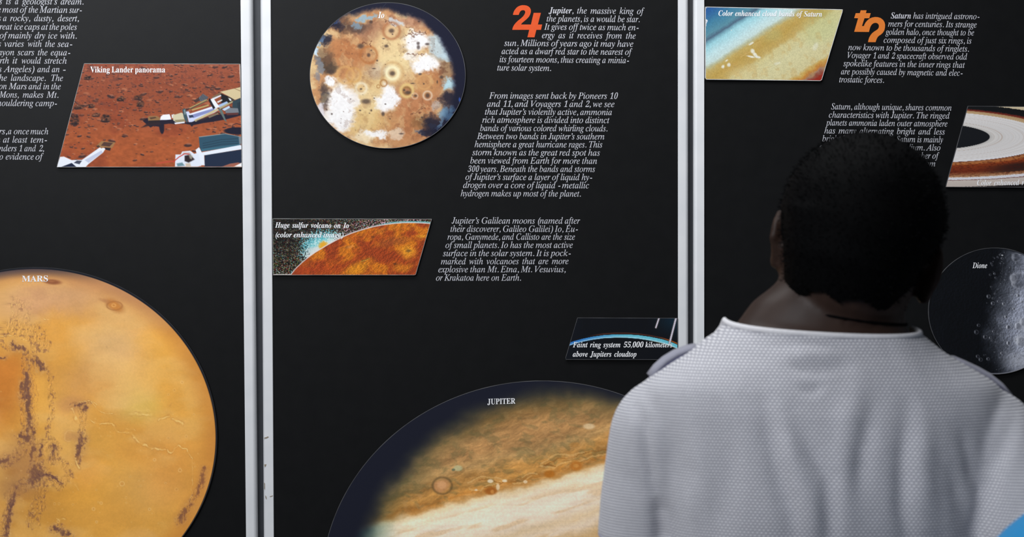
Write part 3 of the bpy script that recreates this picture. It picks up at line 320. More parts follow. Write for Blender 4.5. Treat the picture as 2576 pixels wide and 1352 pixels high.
rM944 3e3O3e3j4'3m4?3t4P4#4[434c4K4e4k4e9g4c:(4^:=4S:L4C:V4+:]3f:`3f:y6Q:y8a5n:p:y=X:y=X:`=;:[=%:S<r:H<g:8<a9~<_9a<_4t<`4Y<b4D<f44<p3}=#3s=93m=W3j=W3O9{3O9{3j:?3n:V3u:g4$:q46:v4N:x4q:x:$853O7v3O569q564l584I5?405K3|5^3r5v3l6:3j6:3O
rP622 3g3O3g3j4*3m4A3t4Q4#4[444b4L4d4m4d9b4b:#4[:94Q:I4A:T4*:[3h:`3h:y6}:y7]:x84:s8]:l8}:b9A:P9[:;9r9~:&9a:09?:38w:/8N:#8)9l7e9O7I9,728]6~8*6t7K6q6M6q6M4m6O4L6U446`4#6p3t7,3m7K3j7K3O 6M796k797<7=7_7H7y7[8-7x888B8;8s889F809n7~:/7h:D7J:P7%:T6h:Q6X:I6P::6M:#
rR704 3g3O3g3j4*3m4A3t4Q4#4[444b4L4d4m4d9b4b:#4[:94Q:I4A:T4*:[3h:`3h:y7&:y7m:v8N:n9&:`9P:L9q:3:-9p::9J:?8{:68A9u7o9D7J8^70:U4?:f4):u3v;)3m;?3j;B3O9%3O6k6{6M6{6M4m6O4L6U446`4#6p3t7,3m7K3j7K3O 6M7?6n7?7A7C7h7O8)7e887y8C888J8W8L8}8E9`8/:17f:K71:T6l:Q6X:G6P:36M9l
rS581 443?446)4Q6)4`5Q4p5%5(4]5?4>5Y4'5x3s6>3i6d3f7+3j7I3t7c4*7u4@8#4[8'4z7~5=7o5Y7U5s726,606Z5c6q5@7,5#7C4h7[4U7v4H864A8U4>8w4A9B4J9f4X:*4m:E5(:]5E:p5e:~6,;*6Q;-6g;,6};*79;&7Q:}7m:v8,:n8::k8F:i8[:q8f;-9&;-9&8d8i8d8^9,8O9L8=9k8):)7n:?7U:Q7::_6|:f6`:i6?:f6$:]5j:M5X:95N9~5K9d5N9J5W955f8~5z8m688[6W8K7]7z8'7g8G7R8b7>8v7)9*6n966V9>6=9B5~9D5`9A56964m9&4J8j4,8M3p8*3[7i3O7H3G7&3B6]3@6C3A6*3C5m3H5T3P5=3X5,3^4{3a4s3b4e3`4[3Z4U3O4O3?
rT630 4~3O4~3j5B3l5[3s5n3~5y436$4L6&4m6&:W5x:W5R:T50:L4o:>4U:+4@9n409O4%9-3{8b3`8b3`:y:5:y:58a9x8a9f9Q9@:,8d:L7t:W7l:W7l4m7n4K7u428$3}853r8N3l8q3j8q3O
rU733 7T3<6p3@683K5g3`5C3{5(4A4q4m4f5E4b6%4b9b4`:#4Y:94O:I4?:T4(:[3f:`3f:y7I:y7I:`7(:[6m:U6[:K6Q:<6M:%6K9b6K5j6M5@6S4x6_4Y6n4A7,4(7P3v7}3q8o3~9I4H9k5-9v6+9v9a9t9~9n:99c:I9Q:S98:[8r:`8r:y;9:y;9:`:z:Z:e:Q:W:F:N:6:I9|:G9a:G6L:C5`:74~:#4K9d4$9>3c8n3M873@
rV637 6{3<469e4+9|3|:33r:D3d:Q3Q:Z3::`3::y6y:y6y:`6]:_6F:[66:V6&:H5}:46$9}6.9a7e5o939`9:9y9=:398:H9*:U8v:Z8a:^8E:`8E:y:e:y:e:`:H:[:2:O:%:@9t:*9g9h793<
ra512 7_3@743G6u3_6i4(6E3h5{3R5R3F5'3B4c3E4F3O403a3{3w3q453n4R3r4s3~53465M4S5e4x5y5J626&6F6g6Y6g7J6e7e6_7y6T8-6F87628>5v8@5Q8<5;82547|587s5B7b5M7N5P7;5K7#5=6l5'6_4h6Z4K6`476n4)7'4%7C4(7Z407o4=8'4P884g8F5&8R5D8[5g8a6/8c6b8a7/8X7Q8L7l8;8#8%817e897C8<6x8<4Q8=4<8?4/8D4)8M4'8X4*8f428s3y8Y3`8>3N7}3C 5{4&6/4)6A416T4?6g4R6g6:626(5h5h5Q5C5I4r5N4G5`4.
rd551 5j3@5H3C5)3N4i3`4N3v49464(4W3z4s3s543n5S3m5u3o6>3s6b3{7'4*7E4<7i4R8+4n8C508T5P8`5s8c688_6W8T6s8B7/8)7/:'7+:A6{:S6f:]6D:a6D:y8d:y8d4e8f4E8m418{4$9;3y9;3`8m3^8>3W7g3N7/3@7/4.6t3j6V3R653E 6=3z6T4#6l426y4@7(4Q7/4f7/7K7'7c6r7v6[8&6A8*6%8%5k7q5[7W5S7<5M6w5I6O5H5~5I5Q5L5+5R4f5Z4K5j426#4#
re448 6#3@5Y3C563N4s3`4V3w4>474+4Z3|4x3t5<3o5_3m6(3o6J3t6k3|7-4,7I4@7k4Y8,4w8C5;8T5_8`6(8c6Q8_6v8T7:8B7V8)7m7f7|7@8*6q8-6@8-655G655O5@5h4b624>6h437)477D4C7^4X7v4u804a7d4*763`6^3H 5F6]6k6]6k7#6j7I6e7i6_8%6K8;6.8B5m895W7{5J7O5F6n
rg487 5s145D164y1;4V1D4;1P3{1f3k1}3e2;3n2Y4-2r4Z3)453@3z3]3s3}3v494#4N434c4I4u4h5+515=4X5W435z3x6H3q6{3t7=3}7Y4/7s4C8,4Z8?4x8N5;8Y5_8a6(8c6O8a6u8Y7>8M8a8M8a7s7s7s8*7T86748:6n876Q80678#5{7n5f7X5S7?5E7#5:6`546>526(535m545T505A5&534r5/4_564L5J4A5l4=6C4=6i4<7/4:7L467f408%4&8;3t8K3c8U3M8]358_2t8Z2Q8N238:1t7z1^7U1K7)1>6Q17 6(5R6F5Z6Z5s6b606g6P6h6y6g7E6b7f6Z8#6F8:6(8B5f8:5R8#5I7f5E7E5C6y5E6P5I605R5s5f5Z 6-1X6q1^7E1l7b2'7l2H7g2_7V2m7E2s7/2w6p2x5)2x4r2g4f2S4b2>4j2%5&1l5?1a5`1Z
ri295 5/9H4n9M4U9_4D9w4?:84D:V4U:o4n;$5/;)5L;$5f:o5v:V5{:85v9w5e9_5L9M 3k3O3k3h4(3m483v4?4+4B4G4B7Z4@7z4:804+893n8=3o8V5w8V5w4G5y4,6$3w623m6J3h6J3O
rk534 3j3O3j3h4(3m483w4?4,4B4G4B9~4@:?4::R4,:[3n:a3o:y5v:y5v69757T7H7m7N8&7A876v8=6q8V9/8V9/8=8f868B8%7}7g7.6v904'9E3o9^3h9^3O6y3O6y3h7&3h7?3n7G4#7D4/7<4=605u5v5b5v4G5x4,6$3w623m6J3h6J3O
rm825 3k3O3k3h4(3l473v4?4,4B4G4B7]4@7x488/4)8:3l8>3l8V5t8V5t7n66856V8N6z8^7D8c7s8^8;8M8U828f7i9)829K8M9r8^:@8c:y8X;E8:;^7e;f6z;f4G;h4,;p3w;~3l<:3h<:3O9`3O9`3h9x3l:*3w:24-:44G:47&:37?:07S:+7d9y7s9`7x9C7r9(7a8l7D8l4G8n4-8v3w9(3l9?3h9?3O6h3O6h3h7$3l723w7:4-7<4G7<7&7;7?787S737d7%7s6h7x6I7r6/7`5t7A5t4G5v4-5}3x6/3m6F3h6F3O
rn567 3k3O3k3h4(3l473v4?4,4B4G4B7]4@7x488/4)8:3l8>3l8V5v8V5v7r68876Y8O7$8^7M8c8+8X8S8:8m7e8u6z8u4G8x4,9#3w923l9J3h9J3O6l3O6l3h6s3h7.3o7<4&7A4G7A7&7@7?7=7S787d7*7s6m7x6N7r637`5v7A5v4G5x4,6$3w623l6J3h6J3O
ro501 693@5u3B5V3H5:3R4|3a4[3y4A4:4,4^3|4z3s5<3n5]3l6#3n6F3s6g3|7*4,7G4A7j4[8+4|8C5C8T5j8`688c6c8`7-8T7P8C7p8,8.7k8D7H8P7+8Y6i8_6F8a6#8_5[8Y5:8P4x8D4Z8.487p3w7Q3`7.3N6d3C 693a6R3f6g3s6v4.6{4>7$4S7'4n7(517*5U7*6#7)6`7&766|7[6t7w6f826Q8@698E5{8@5g825X7w5Q7[5K755H6a5G6$5G5V5I525K4o5N4S5S4>5X4.5h3s5|3f
rp553 3j163j1M3~1P401V491b4?1p4A2)4B2K4B7M4A7i4>7}498.4+893m8?3m8V5o8V5o7k6,846J8N6n8_7:8d7]8a7|8U8<8D8U8-8k7m8|7K9)7/906m956M966,955d905B9)4~8{4a8j4<8S3z8:3b7x3N7X3D753@6n3D6N3P623d5v4$5v2T5w2;5y2'5|1s6)1a671V6J1P6e1N6e16 6b3z6~4#77427G4L7P4h7V5-7Z5S7[6$7Z6O7W6u7Q797J7T7<7n7'7}6g8&6I7{607f5v7A5v4Z6,496D4%
rr428 3k3O3k3h4(3m483v4?4+4B4G4B7Z4@7z49814+893n8=3o8V5s8V5s7Z6)7y6>856U8I6m8W7(8`7>8c7X8a7n8X7~8M8.8=858*877p837U8&7@7n737T7.7=717.7;6~7H6s7W6g7c6W7g6C7`6/7K6$765z6z5x6]5x4G5|4+6+3v6@3l6e3h6e3O''')

class Ink:
    """collects letters; finally one thin mesh lying on a surface at depth y"""
    def __init__(s): s.V = []; s.F = []
    def run(s, style, text, x0, y0, x1=None, y1=None, em=22.8, hs=.885, mingap=.16, fit=False):
        if y1 is None: y1 = y0
        segs = []                                   # style markers: '*' toggles bold italic
        st = style
        for ch in text:
            if ch == '*': st = 'b' if st != 'b' else style
            else: segs.append((st, ch))
        W = sum(GLYPHS[a+c][0] for a, c in segs if c != ' ')*em/1000; ns = sum(c == ' ' for a, c in segs)
        if x1 is None: x1 = x0+W*hs+ns*.25*em
        if ns:
            gap = (x1-x0-W*hs)/ns
            if style == 'i' and gap < .33*em:
                hs = min(hs*1.06, (x1-x0-.21*em*ns)/W); gap = (x1-x0-W*hs)/ns
            if gap < mingap*em or fit:
                gg = mingap*em if not fit else .27*em*hs
                hs = (x1-x0-gg*ns)/W; gap = gg
        else: hs = (x1-x0)/W; gap = 0
        s.last = (hs, gap)
        k = (y1-y0)/(x1-x0) if x1 != x0 else 0
        x = x0
        for a, c in segs:
            if c == ' ': x += gap; continue
            adv, V, F = GLYPHS[a+c]; b = len(s.V)
            for p in V:
                X = x+p[0]*em*hs/1000; s.V.append((X, y0+k*(X-x0)-p[1]*em/1000))
            s.F += [tuple(b+i for i in f) for f in F]
            x += adv*em*hs/1000
    def poly(s, pts):
        b = len(s.V); s.V += pts
        for t in tessellate_polygon([[Vector((p[0], p[1], 0)) for p in pts]]):
            a, bb, c = (pts[i] for i in t)
            cr = (bb[0]-a[0])*(c[1]-a[1])-(c[0]-a[0])*(bb[1]-a[1])
            s.F.append(tuple(b+i for i in (t if cr < 0 else t[::-1])))
    def build(s, name, mat, parent, y=-.0004, label=None):
        me = mesh(name, [(bx(p[0]), y, bz(p[1])) for p in s.V], s.F)
        o = link(name, me, mat, parent)
        if label: o['label'] = label
        return o
def paragraph(parent, lines, label, em=22.8, hs=.885):
    k = Ink()
    for ln in lines:
        if len(ln) == 5: k.run('i', ln[0], ln[1], ln[2], ln[3], ln[4], em=em, hs=hs)
        else: k.run('i', ln[0], ln[1], ln[2], em=em, hs=hs)
    return k.build('text_paragraph', M_text, parent, label=label)
def words(parent, rows, label, em=22.8):
    """rows of (baseline, [(word, start, end), ...])"""
    k = Ink()
    for y, ws in rows:
        for wd, a, b in ws: k.run('i', wd, a, y+a*.004, b, y+b*.004, em=em)
    return k.build('text_paragraph', M_text, parent, label=label)

paragraph(P_jup, [
 ('*Jupiter,* the massive king of', 1382, 33.5, 1619, 35.6), ('the planets, is a would be star.', 1375.3, 54.3, 1609.8, 56),
 ('It gives off twice as much en-', 1369.8, 74.8, 1606.4, 76.5), ('ergy as it receives from the', 1363.5, 96, 1600, 97.6),
 ('sun. Millions of years ago it may have', 1269, 115.6, 1594, 118), ('acted as a dwarf red star to the nearest of', 1262.2, 136.1, 1588.4, 138.2),
 ('its fourteen moons, thus creating a minia-', 1257, 156.6, 1582, 159.2), ('ture solar system.', 1251, 177.6, 1387, 178.8)],
 'first paragraph, with a bold first word')
paragraph(P_jup, [
 ('From images sent back by Pioneers 10', 1231.2, 248.3, 1553.4, 249), ('and 11, and Voyagers 1 and 2, we see', 1225.4, 268.7, 1546.6, 269.6),
 ('that Jupiter’s violently active, ammonia', 1220, 288.7, 1540.6, 289.8), ('rich atmosphere is divided into distinct', 1213.6, 309, 1533.3, 310),
 ('bands of various colored whirling clouds.', 1208, 329.8, 1528.8, 330.8), ('Between two bands in Jupiter’s southern', 1200.7, 350.2, 1521.5, 351.1),
 ('hemisphere a great hurricane rages. This', 1194.3, 370.6, 1516, 371.5), ('storm known as the great red spot has', 1188.7, 391, 1510, 392),
 ('been viewed from Earth for more than', 1183.3, 411.6, 1503, 412.6), ('300 years. Beneath the bands and storms', 1175.6, 432.6, 1497.6, 433),
 ('of Jupiter’s surface a layer of liquid hy-', 1171, 452.8, 1489.3, 453.8), ('drogen over a core of liquid - metallic', 1165.3, 473.2, 1482.8, 474.2),
 ('hydrogen makes up most of the planet.', 1159.3, 494.2, 1461.8, 495)], 'long middle paragraph of italic text')
paragraph(P_jup, [
 ('Jupiter’s Galilean moons (named after', 1137.8, 562.9, 1458.9, 563.2), ('their discoverer, Galileo Galilei) Io, Eu-', 1133.3, 583.6, 1453.4, 583.9),
 ('ropa, Ganymede, and Callisto are the size', 1126, 603.8, 1447.2, 603.6), ('of small planets. Io has the most active', 1120.7, 624.4, 1441.8, 624.1),
 ('surface in the solar system. It is pock-', 1115, 644.9, 1435.6, 644.6), ('marked with volcanoes that are more', 1109.5, 665.6, 1431, 664.8),
 ('explosive than Mt. Etna, Mt. Vesuvius,', 1102.8, 685.7, 1423.5, 685.3), ('or Krakatoa here on Earth.', 1097, 706.6, 1311.4, 706.6)],
 'last paragraph of italic text, lowest on its board')
paragraph(P_sat, [
 ('*Saturn* has intrigued astrono-', 2240.9, 46.5, 2463.6, 48.7), ('mers for centuries. Its strange', 2234.3, 67, 2457.6, 69.5),
 ('golden halo, once thought to be', 2228.9, 87.5, 2451, 89.5), ('composed of just six rings, is', 2222.9, 107.8, 2444.6, 110),
 ('now known to be thousands of ringlets.', 2134, 126.2, 2438, 130.2), ('Voyager 1 and 2 spacecraft observed odd', 2131, 146.2, 2433.2, 150.2),
 ('spokelike features in the inner rings that', 2122, 166.6, 2427.2, 170.9), ('are possibly caused by magnetic and elec-', 2115.7, 187.3, 2421.2, 190.9),
 ('trostatic forces.', 2111, 207.3, 2224.3, 208.6)], 'upper paragraph, with a bold first word', em=22.2)
paragraph(P_sat, [
 ('Saturn, although unique, shares common', 2090.8, 275.4, 2394.6, 278.6), ('characteristics with Jupiter. The ringed', 2085, 296.2, 2389.3, 298.7),
 ('planets ammonia laden outer atmosphere', 2079.4, 315.9, 2384, 318.8), ('has many alternating bright and less', 2073.9, 336, 2377.6, 339),
 ('bright bands', 2068.8, 356, 2168, 357), ('Saturn is mainly', 2255, 357.8, 2372.7, 358.9), ('composed of', 2061.4, 376.3, 2160, 377.2),
 ('helium. Also', 2268, 378.2, 2366.6, 379.2), ('number of', 2282, 398.8, 2360.6, 399.5), ('from', 2316, 418.8, 2354, 419.4)],
 'lower paragraph, partly hidden by a head', em=22.2)
words(P_mars, [
 (10.7, [('s', -1, 6), ('is', 15.6, 28.5), ('a', 38, 47.5), ('geologist’s', 57, 145), ('dream.', 153, 211)]),
 (31.7, [('the', -19, 3), ('most', 6.5, 46.5), ('of', 50.4, 67.5), ('the', 72.2, 96.5), ('Martian', 100.2, 171), ('sur-', 174.7, 205.7)]),
 (53, [('s', -4, 3.5), ('a', 8, 18), ('rocky,', 26, 77), ('dusty,', 86.2, 135), ('desert,', 145.5, 199.2)]),
 (74.5, [('great', -9, 31), ('ice', 35.8, 58.5), ('caps', 61.8, 101), ('at', 104.1, 121), ('the', 124.6, 149.5), ('poles', 153, 194.3)]),
 (96.6, [('of', -1, 17), ('mainly', 21, 80), ('dry', 87.9, 114.5), ('ice', 121.4, 145), ('with.', 152, 194)]),
 (117.5, [('s', -4, 3.5), ('varies', 11.4, 61), ('with', 70.6, 106), ('the', 113.9, 139), ('sea-', 145.5, 181.6)]),
 (139, [('canyon', -25, 37), ('scars', 44.6, 87), ('the', 95.3, 120.5), ('equa-', 127.9, 176.7)]),
 (159.8, [('Earth', -24, 23.5), ('it', 31.9, 44.5), ('would', 54.7, 103.5), ('stretch', 112.3, 169.2)]),
 (181.3, [('s', -2, 5), ('Angeles)', 11.4, 87), ('and', 94.4, 126), ('an', 130.8, 151), ('-', 156.8, 165)]),
 (203.4, [('the', -8, 18.5), ('landscape.', 27.7, 116), ('The', 127.9, 159.5)]),
 (224.5, [('on', -2, 18), ('Mars', 22.8, 68.5), ('and', 72.2, 104.5), ('in', 109, 125), ('the', 129.2, 153.9)]),
 (245.7, [('Mons,', -1, 48), ('makes', 57.6, 110), ('Mt.', 117.8, 148)]),
 (266.8, [('smouldering', -20, 84), ('camp-', 89.5, 143.2)])], 'upper paragraph of italic text')
words(P_mars, [
 (337.8, [('rs,', -2, 19), ('a', 20.5, 30), ('once', 35, 74), ('much', 77, 122.7)]),
 (358.9, [('n', -8, 2), ('at', 8, 24.5), ('least', 31.6, 69), ('tem-', 77.4, 118)]),
 (380.7, [('nders', -2, 43), ('1', 47.2, 56), ('and', 61.8, 91), ('2,', 97.6, 111.6)]),
 (401.6, [('o', -1, 8.5), ('evidence', 14.6, 86), ('of', 89.5, 107.4)])], 'short lower paragraph of italic text')
def sym(parent, pts, sc, ox, oy, mat, label):
    k = Ink(); k.poly([(x/sc+ox, y/sc+oy) for x, y in pts]); k.build('planet_symbol', mat, parent, label=label)
sym(P_jup, [(285,440),(290,415),(298,393),(312,368),(332,342),(370,305),(420,265),(448,237),(465,212),(475,188),(475,168),(464,154),(445,150),(428,152),(413,159),(400,173),(391,190),(380,220),(295,220),(298,200),(305,178),(316,155),(332,132),(352,110),(375,94),(402,83),(432,77),(465,77),(497,83),(523,95),(544,114),(557,138),(560,165),(555,195),(546,220),(530,247),(495,285),(455,318),(430,339),(412,362),(560,362),(600,190),(707,190),(662,362),(725,362),(708,440),(640,440),(612,550),(508,550),(535,440)],
    5.855, 1240, 0, M_orange, 'large red-orange planet symbol')
sym(P_sat, [(525,80),(598,80),(590,116),(650,116),(632,180),(572,180),(540,278),(565,278),(572,258),(588,230),(612,203),(640,182),(670,170),(705,164),(740,166),(775,177),(805,200),(823,228),(831,262),(829,300),(820,335),(803,362),(778,385),(752,402),(738,416),(725,440),(718,460),(712,480),(617,480),(621,455),(630,425),(648,392),(668,368),(692,348),(718,332),(738,318),(750,300),(754,280),(751,262),(740,247),(722,239),(703,238),(683,244),(665,258),(650,280),(642,300),(628,352),(443,350),(492,180),(443,178),(462,116),(514,116)],
    4.992, 2060, 10, M_amber, 'large amber planet symbol')

# ------------------------------------------------------------------ the printed pictures: colours computed point by point over a fine grid
def lattice(ix, iy, seed):
    h = (ix.astype(np.int64)*374761393+iy.astype(np.int64)*668265263+seed*1442695041) & 0xffffffff
    h = ((h ^ (h >> 13))*1274126177) & 0xffffffff
    return ((h ^ (h >> 16)) & 0xffff)/65535.0
def vn(x, y, seed=0):
    ix = np.floor(x); iy = np.floor(y); fx = x-ix; fy = y-iy
    fx = fx*fx*(3-2*fx); fy = fy*fy*(3-2*fy)
    a = lattice(ix, iy, seed); b = lattice(ix+1, iy, seed); c = lattice(ix, iy+1, seed); d = lattice(ix+1, iy+1, seed)
    return (a*(1-fx)+b*fx)*(1-fy)+(c*(1-fx)+d*fx)*fy
def fbm(x, y, sc, seed=0, octv=5, g=.5):
    x = x/sc; y = y/sc; s = 0; a = 1; t = 0
    for k in range(octv):
        s = s+a*vn(x, y, seed+k*17); t += a; a *= g; x = x*2.03+11.3; y = y*2.03+5.7
    return s/t
def ss(a, b, v):
    t = np.clip((v-a)/(b-a), 0, 1); return t*t*(3-2*t)
class Pic:
    def __init__(s, x, y, base):
        s.x = x; s.y = y; s.c = np.zeros(x.shape+(3,))+np.array(base, float); s.wx = x; s.wy = y
    def warp(s, amp, sc, seed=3, fine=0.):
        s.wx = s.x+(fbm(s.x, s.y, sc, seed)-.5)*2*amp; s.wy = s.y+(fbm(s.x, s.y, sc, seed+50)-.5)*2*amp
        if fine: s.wx = s.wx+(fbm(s.x, s.y, sc*.16, seed+91, 3)-.5)*2*fine; s.wy = s.wy+(fbm(s.x, s.y, sc*.16, seed+92, 3)-.5)*2*fine
    def mix(s, m, col):
        m = np.clip(m, 0, 1)[..., None]; s.c = s.c*(1-m)+np.asarray(col, float)*m
    def mul(s, f): s.c = s.c*f[..., None]
    def blob(s, cx, cy, rx, ry, col, a=1., soft=.5, rot=0., warp=True):
        X, Y = (s.wx, s.wy) if warp else (s.x, s.y)
        R = max(rx, ry)*(1+soft)+40
        if X.size == 0: return
        dx = X-cx; dy = Y-cy; c, q = math.cos(rot), math.sin(rot)
        d = np.hypot((dx*c+dy*q)/rx, (-dx*q+dy*c)/ry)
        s.mix(a*ss(1+soft, max(1-soft, 0), d), col)
    def local(s, cx, cy, r):
        """small window for little marks"""
        sel = (np.abs(s.x-cx) < r) & (np.abs(s.y-cy) < r)
        return np.nonzero(sel)
    def spot(s, cx, cy, rx, ry, col, a=1., soft=.4, rot=0.):
        I = s.local(cx, cy, max(rx, ry)*(1+soft)+1)
        if len(I[0]) == 0: return
        dx = s.x[I]-cx; dy = s.y[I]-cy; c, q = math.cos(rot), math.sin(rot)
        d = np.hypot((dx*c+dy*q)/rx, (-dx*q+dy*c)/ry); m = (a*ss(1+soft, max(1-soft, 0), d))[:, None]
        s.c[I] = s.c[I]*(1-m)+np.asarray(col, float)*m
    def ring(s, cx, cy, r, w, col, a=1., asp=1.):
        I = s.local(cx, cy, r+3*w+2)
        if len(I[0]) == 0: return
        d = np.hypot(s.x[I]-cx, (s.y[I]-cy)/asp); m = (a*np.exp(-((d-r)/w)**2))[:, None]
        s.c[I] = s.c[I]*(1-m)+np.asarray(col, float)*m
    def poly(s, pts, col, a=1., soft=1.0):
        xs = [p[0] for p in pts]; ys = [p[1] for p in pts]
        I = np.nonzero((s.x > min(xs)-4) & (s.x < max(xs)+4) & (s.y > min(ys)-4) & (s.y < max(ys)+4))
        if len(I[0]) == 0: return
        X = s.x[I]; Y = s.y[I]; ins = np.zeros(X.shape, bool); dm = np.full(X.shape, 1e9)
        for i in range(len(pts)):
            (ax, ay), (b_x, b_y) = pts[i], pts[(i+1) % len(pts)]
            if ay != b_y:
                c = ((ay > Y) != (b_y > Y)) & (X < (b_x-ax)*(Y-ay)/(b_y-ay)+ax); ins ^= c
            L = (b_x-ax)**2+(b_y-ay)**2+1e-9; t = np.clip(((X-ax)*(b_x-ax)+(Y-ay)*(b_y-ay))/L, 0, 1)
            dm = np.minimum(dm, np.hypot(X-ax-t*(b_x-ax), Y-ay-t*(b_y-ay)))
        m = (a*ss(-soft, soft, np.where(ins, dm, -dm)))[:, None]
        s.c[I] = s.c[I]*(1-m)+np.asarray(col, float)*m
    def pdist(s, pts, warp=False):
        X, Y = (s.wx, s.wy) if warp else (s.x, s.y)
        dm = np.full(X.shape, 1e9)
        for (ax, ay), (b_x, b_y) in zip(pts[:-1], pts[1:]):
            L = (b_x-ax)**2+(b_y-ay)**2+1e-9; t = np.clip(((X-ax)*(b_x-ax)+(Y-ay)*(b_y-ay))/L, 0, 1)
            dm = np.minimum(dm, np.hypot(X-ax-t*(b_x-ax), Y-ay-t*(b_y-ay)))
        return dm
    def line(s, pts, w, col, a=1., warp=False):
        d = s.pdist(pts, warp); s.mix(a*ss(w*.5+.8, w*.5-.8, d) if w > 1 else a*np.exp(-(d/w)**2), col)
def dense(a, b, lo, hi, step, coarse):
    """grid positions from a to b, fine between lo and hi"""
    r = [a]
    while r[-1] < b-1e-6:
        p = r[-1]; st = step if lo-coarse*.5 <= p <= hi else coarse
        if p < lo < p+st: st = max(lo-p, step*.5)
        r.append(min(b, p+st))
    if len(r) > 2 and r[-1]-r[-2] < step*.3: r.pop(-2)
    return np.array(r)
THK = .006
def print_mesh(name, X, Y, colfn, gain, label, cat, edge=1.0, emat=None, group='pictures mounted on the display boards'):
    """X, Y: grids of photograph positions; builds the picture and its mounting board"""
    H, W = X.shape
    c = np.clip(colfn(X, Y), 0, 255); ink = np.clip(s2l(c)*gain, 0, .95)
    v = np.stack([(X-1288)/PPM, np.full_like(X, -THK), CAMZ+(676-Y)/PPM], -1).reshape(-1, 3)
    i = np.arange(H*W).reshape(H, W); q = np.stack([i[:-1, :-1], i[1:, :-1], i[1:, 1:], i[:-1, 1:]], -1).reshape(-1, 4)
    me = bpy.data.meshes.new('print_sheet'); me.vertices.add(len(v)); me.vertices.foreach_set('co', v.ravel())
    me.loops.add(q.size); me.loops.foreach_set('vertex_index', q.ravel().astype(np.int32))
    me.polygons.add(len(q)); me.polygons.foreach_set('loop_start', np.arange(0, q.size, 4, dtype=np.int32))
    me.update(calc_edges=True)
    at = me.color_attributes.new('ink', 'FLOAT_COLOR', 'POINT')
    col = np.ones((H*W, 4), np.float32); col[:, :3] = ink.reshape(-1, 3); at.data.foreach_set('color', col.ravel())
    bd = np.concatenate([i[0, :], i[1:, -1], i[-1, -2::-1], i[-2:0:-1, 0]])
    P = v[bd]; keep = [0]
    for k in range(1, len(P)):
        if np.hypot(*(P[k]-P[keep[-1]])[[0, 2]]) > .0035 or k % 37 == 0: keep.append(k)
    P = P[keep]; cx, cz = P[:, 0].mean(), P[:, 2].mean()
    ctr = np.array([(P[:, 0].min()+P[:, 0].max())/2, (P[:, 2].min()+P[:, 2].max())/2])
    t = empty(name, (ctr[0], 0, ctr[1])); tag(t, label, cat, group)
    link('print_sheet', me, M_print, t)
    # mounting board: front lip (cut paper edge, a hair outside the print), side wall, back
    n = len(P)
    def ring(off, y):
        d = P[:, [0, 2]]-ctr; nx = np.roll(P, -1, 0)-np.roll(P, 1, 0); nr = np.stack([nx[:, 2], -nx[:, 0]], -1)
        nr /= np.linalg.norm(nr, axis=1)[:, None]+1e-12
        nr *= np.sign((nr*d).sum(1))[:, None]
        return [(P[k, 0]+nr[k, 0]*off, y, P[k, 2]+nr[k, 1]*off) for k in range(n)]
    e = edge/PPM
    def band(rs):
        vs = [p for r in rs for p in r]; fs = []
        for a in range(len(rs)-1):
            for k in range(n):
                k2 = (k+1) % n; fs.append((a*n+k, a*n+k2, (a+1)*n+k2, (a+1)*n+k))
        bm = bmesh.new(); bv = [bm.verts.new(p) for p in vs]
        for f in fs: bm.faces.new([bv[i] for i in f])
        bm.faces.new(bv[-n:]); bmesh.ops.recalc_face_normals(bm, faces=bm.faces)
        return bm
    link('paper_edge', bm_mesh('paper_edge', band([ring(-.0006, -THK-.0000), ring(e*.45, -THK-.0001), ring(e, -THK+.0006), ring(e, -THK+.0012), ring(-.0006, -THK+.0011)])), emat or M_edge, t)
    link('mounting_board', bm_mesh('mounting_board', band([ring(0, -THK+.0011), ring(0, -.0001)])), M_core, t)
    return t
def quad_grid(TL, TR, BR, BL, step, xmax=2590):
    wd = max(TR[0]-TL[0], BR[0]-BL[0]); ht = max(BL[1]-TL[1], BR[1]-TR[1])
    u = np.linspace(0, 1, int(wd/step)+1); v = np.linspace(0, 1, int(ht/step)+1)
    U, V = np.meshgrid(u, v)
    f = lambda k: (TL[k]*(1-U)+TR[k]*U)*(1-V)+(BL[k]*(1-U)+BR[k]*U)*V
    return f(0), f(1)
def disc_grid(cx, cy, rx, ry, step, vx=(-10, 2590), vy=(-10, 1362), coarse=14):
    yy = dense(cy-ry+.25, cy+ry-.25, max(vy[0], cy-ry), min(vy[1], cy+ry), step, coarse)
    u = dense(-1, 1, max(-1, (vx[0]-cx)/rx), min(1, (vx[1]-cx)/rx), step/rx, coarse/rx)
    wv = rx*np.sqrt(np.clip(1-((yy-cy)/ry)**2, 0, 1))
    U, _ = np.meshgrid(u, yy); return cx+U*wv[:, None], np.repeat(yy[:, None], len(u), 1)
def caption(t, runs, y=-THK-.0005, mat=None):
    k = Ink()
    for r in runs: k.run(*r[:6], **r[6])
    o = k.build('caption', mat or M_white, t, y=y); o['label'] = 'white printed caption'; return o

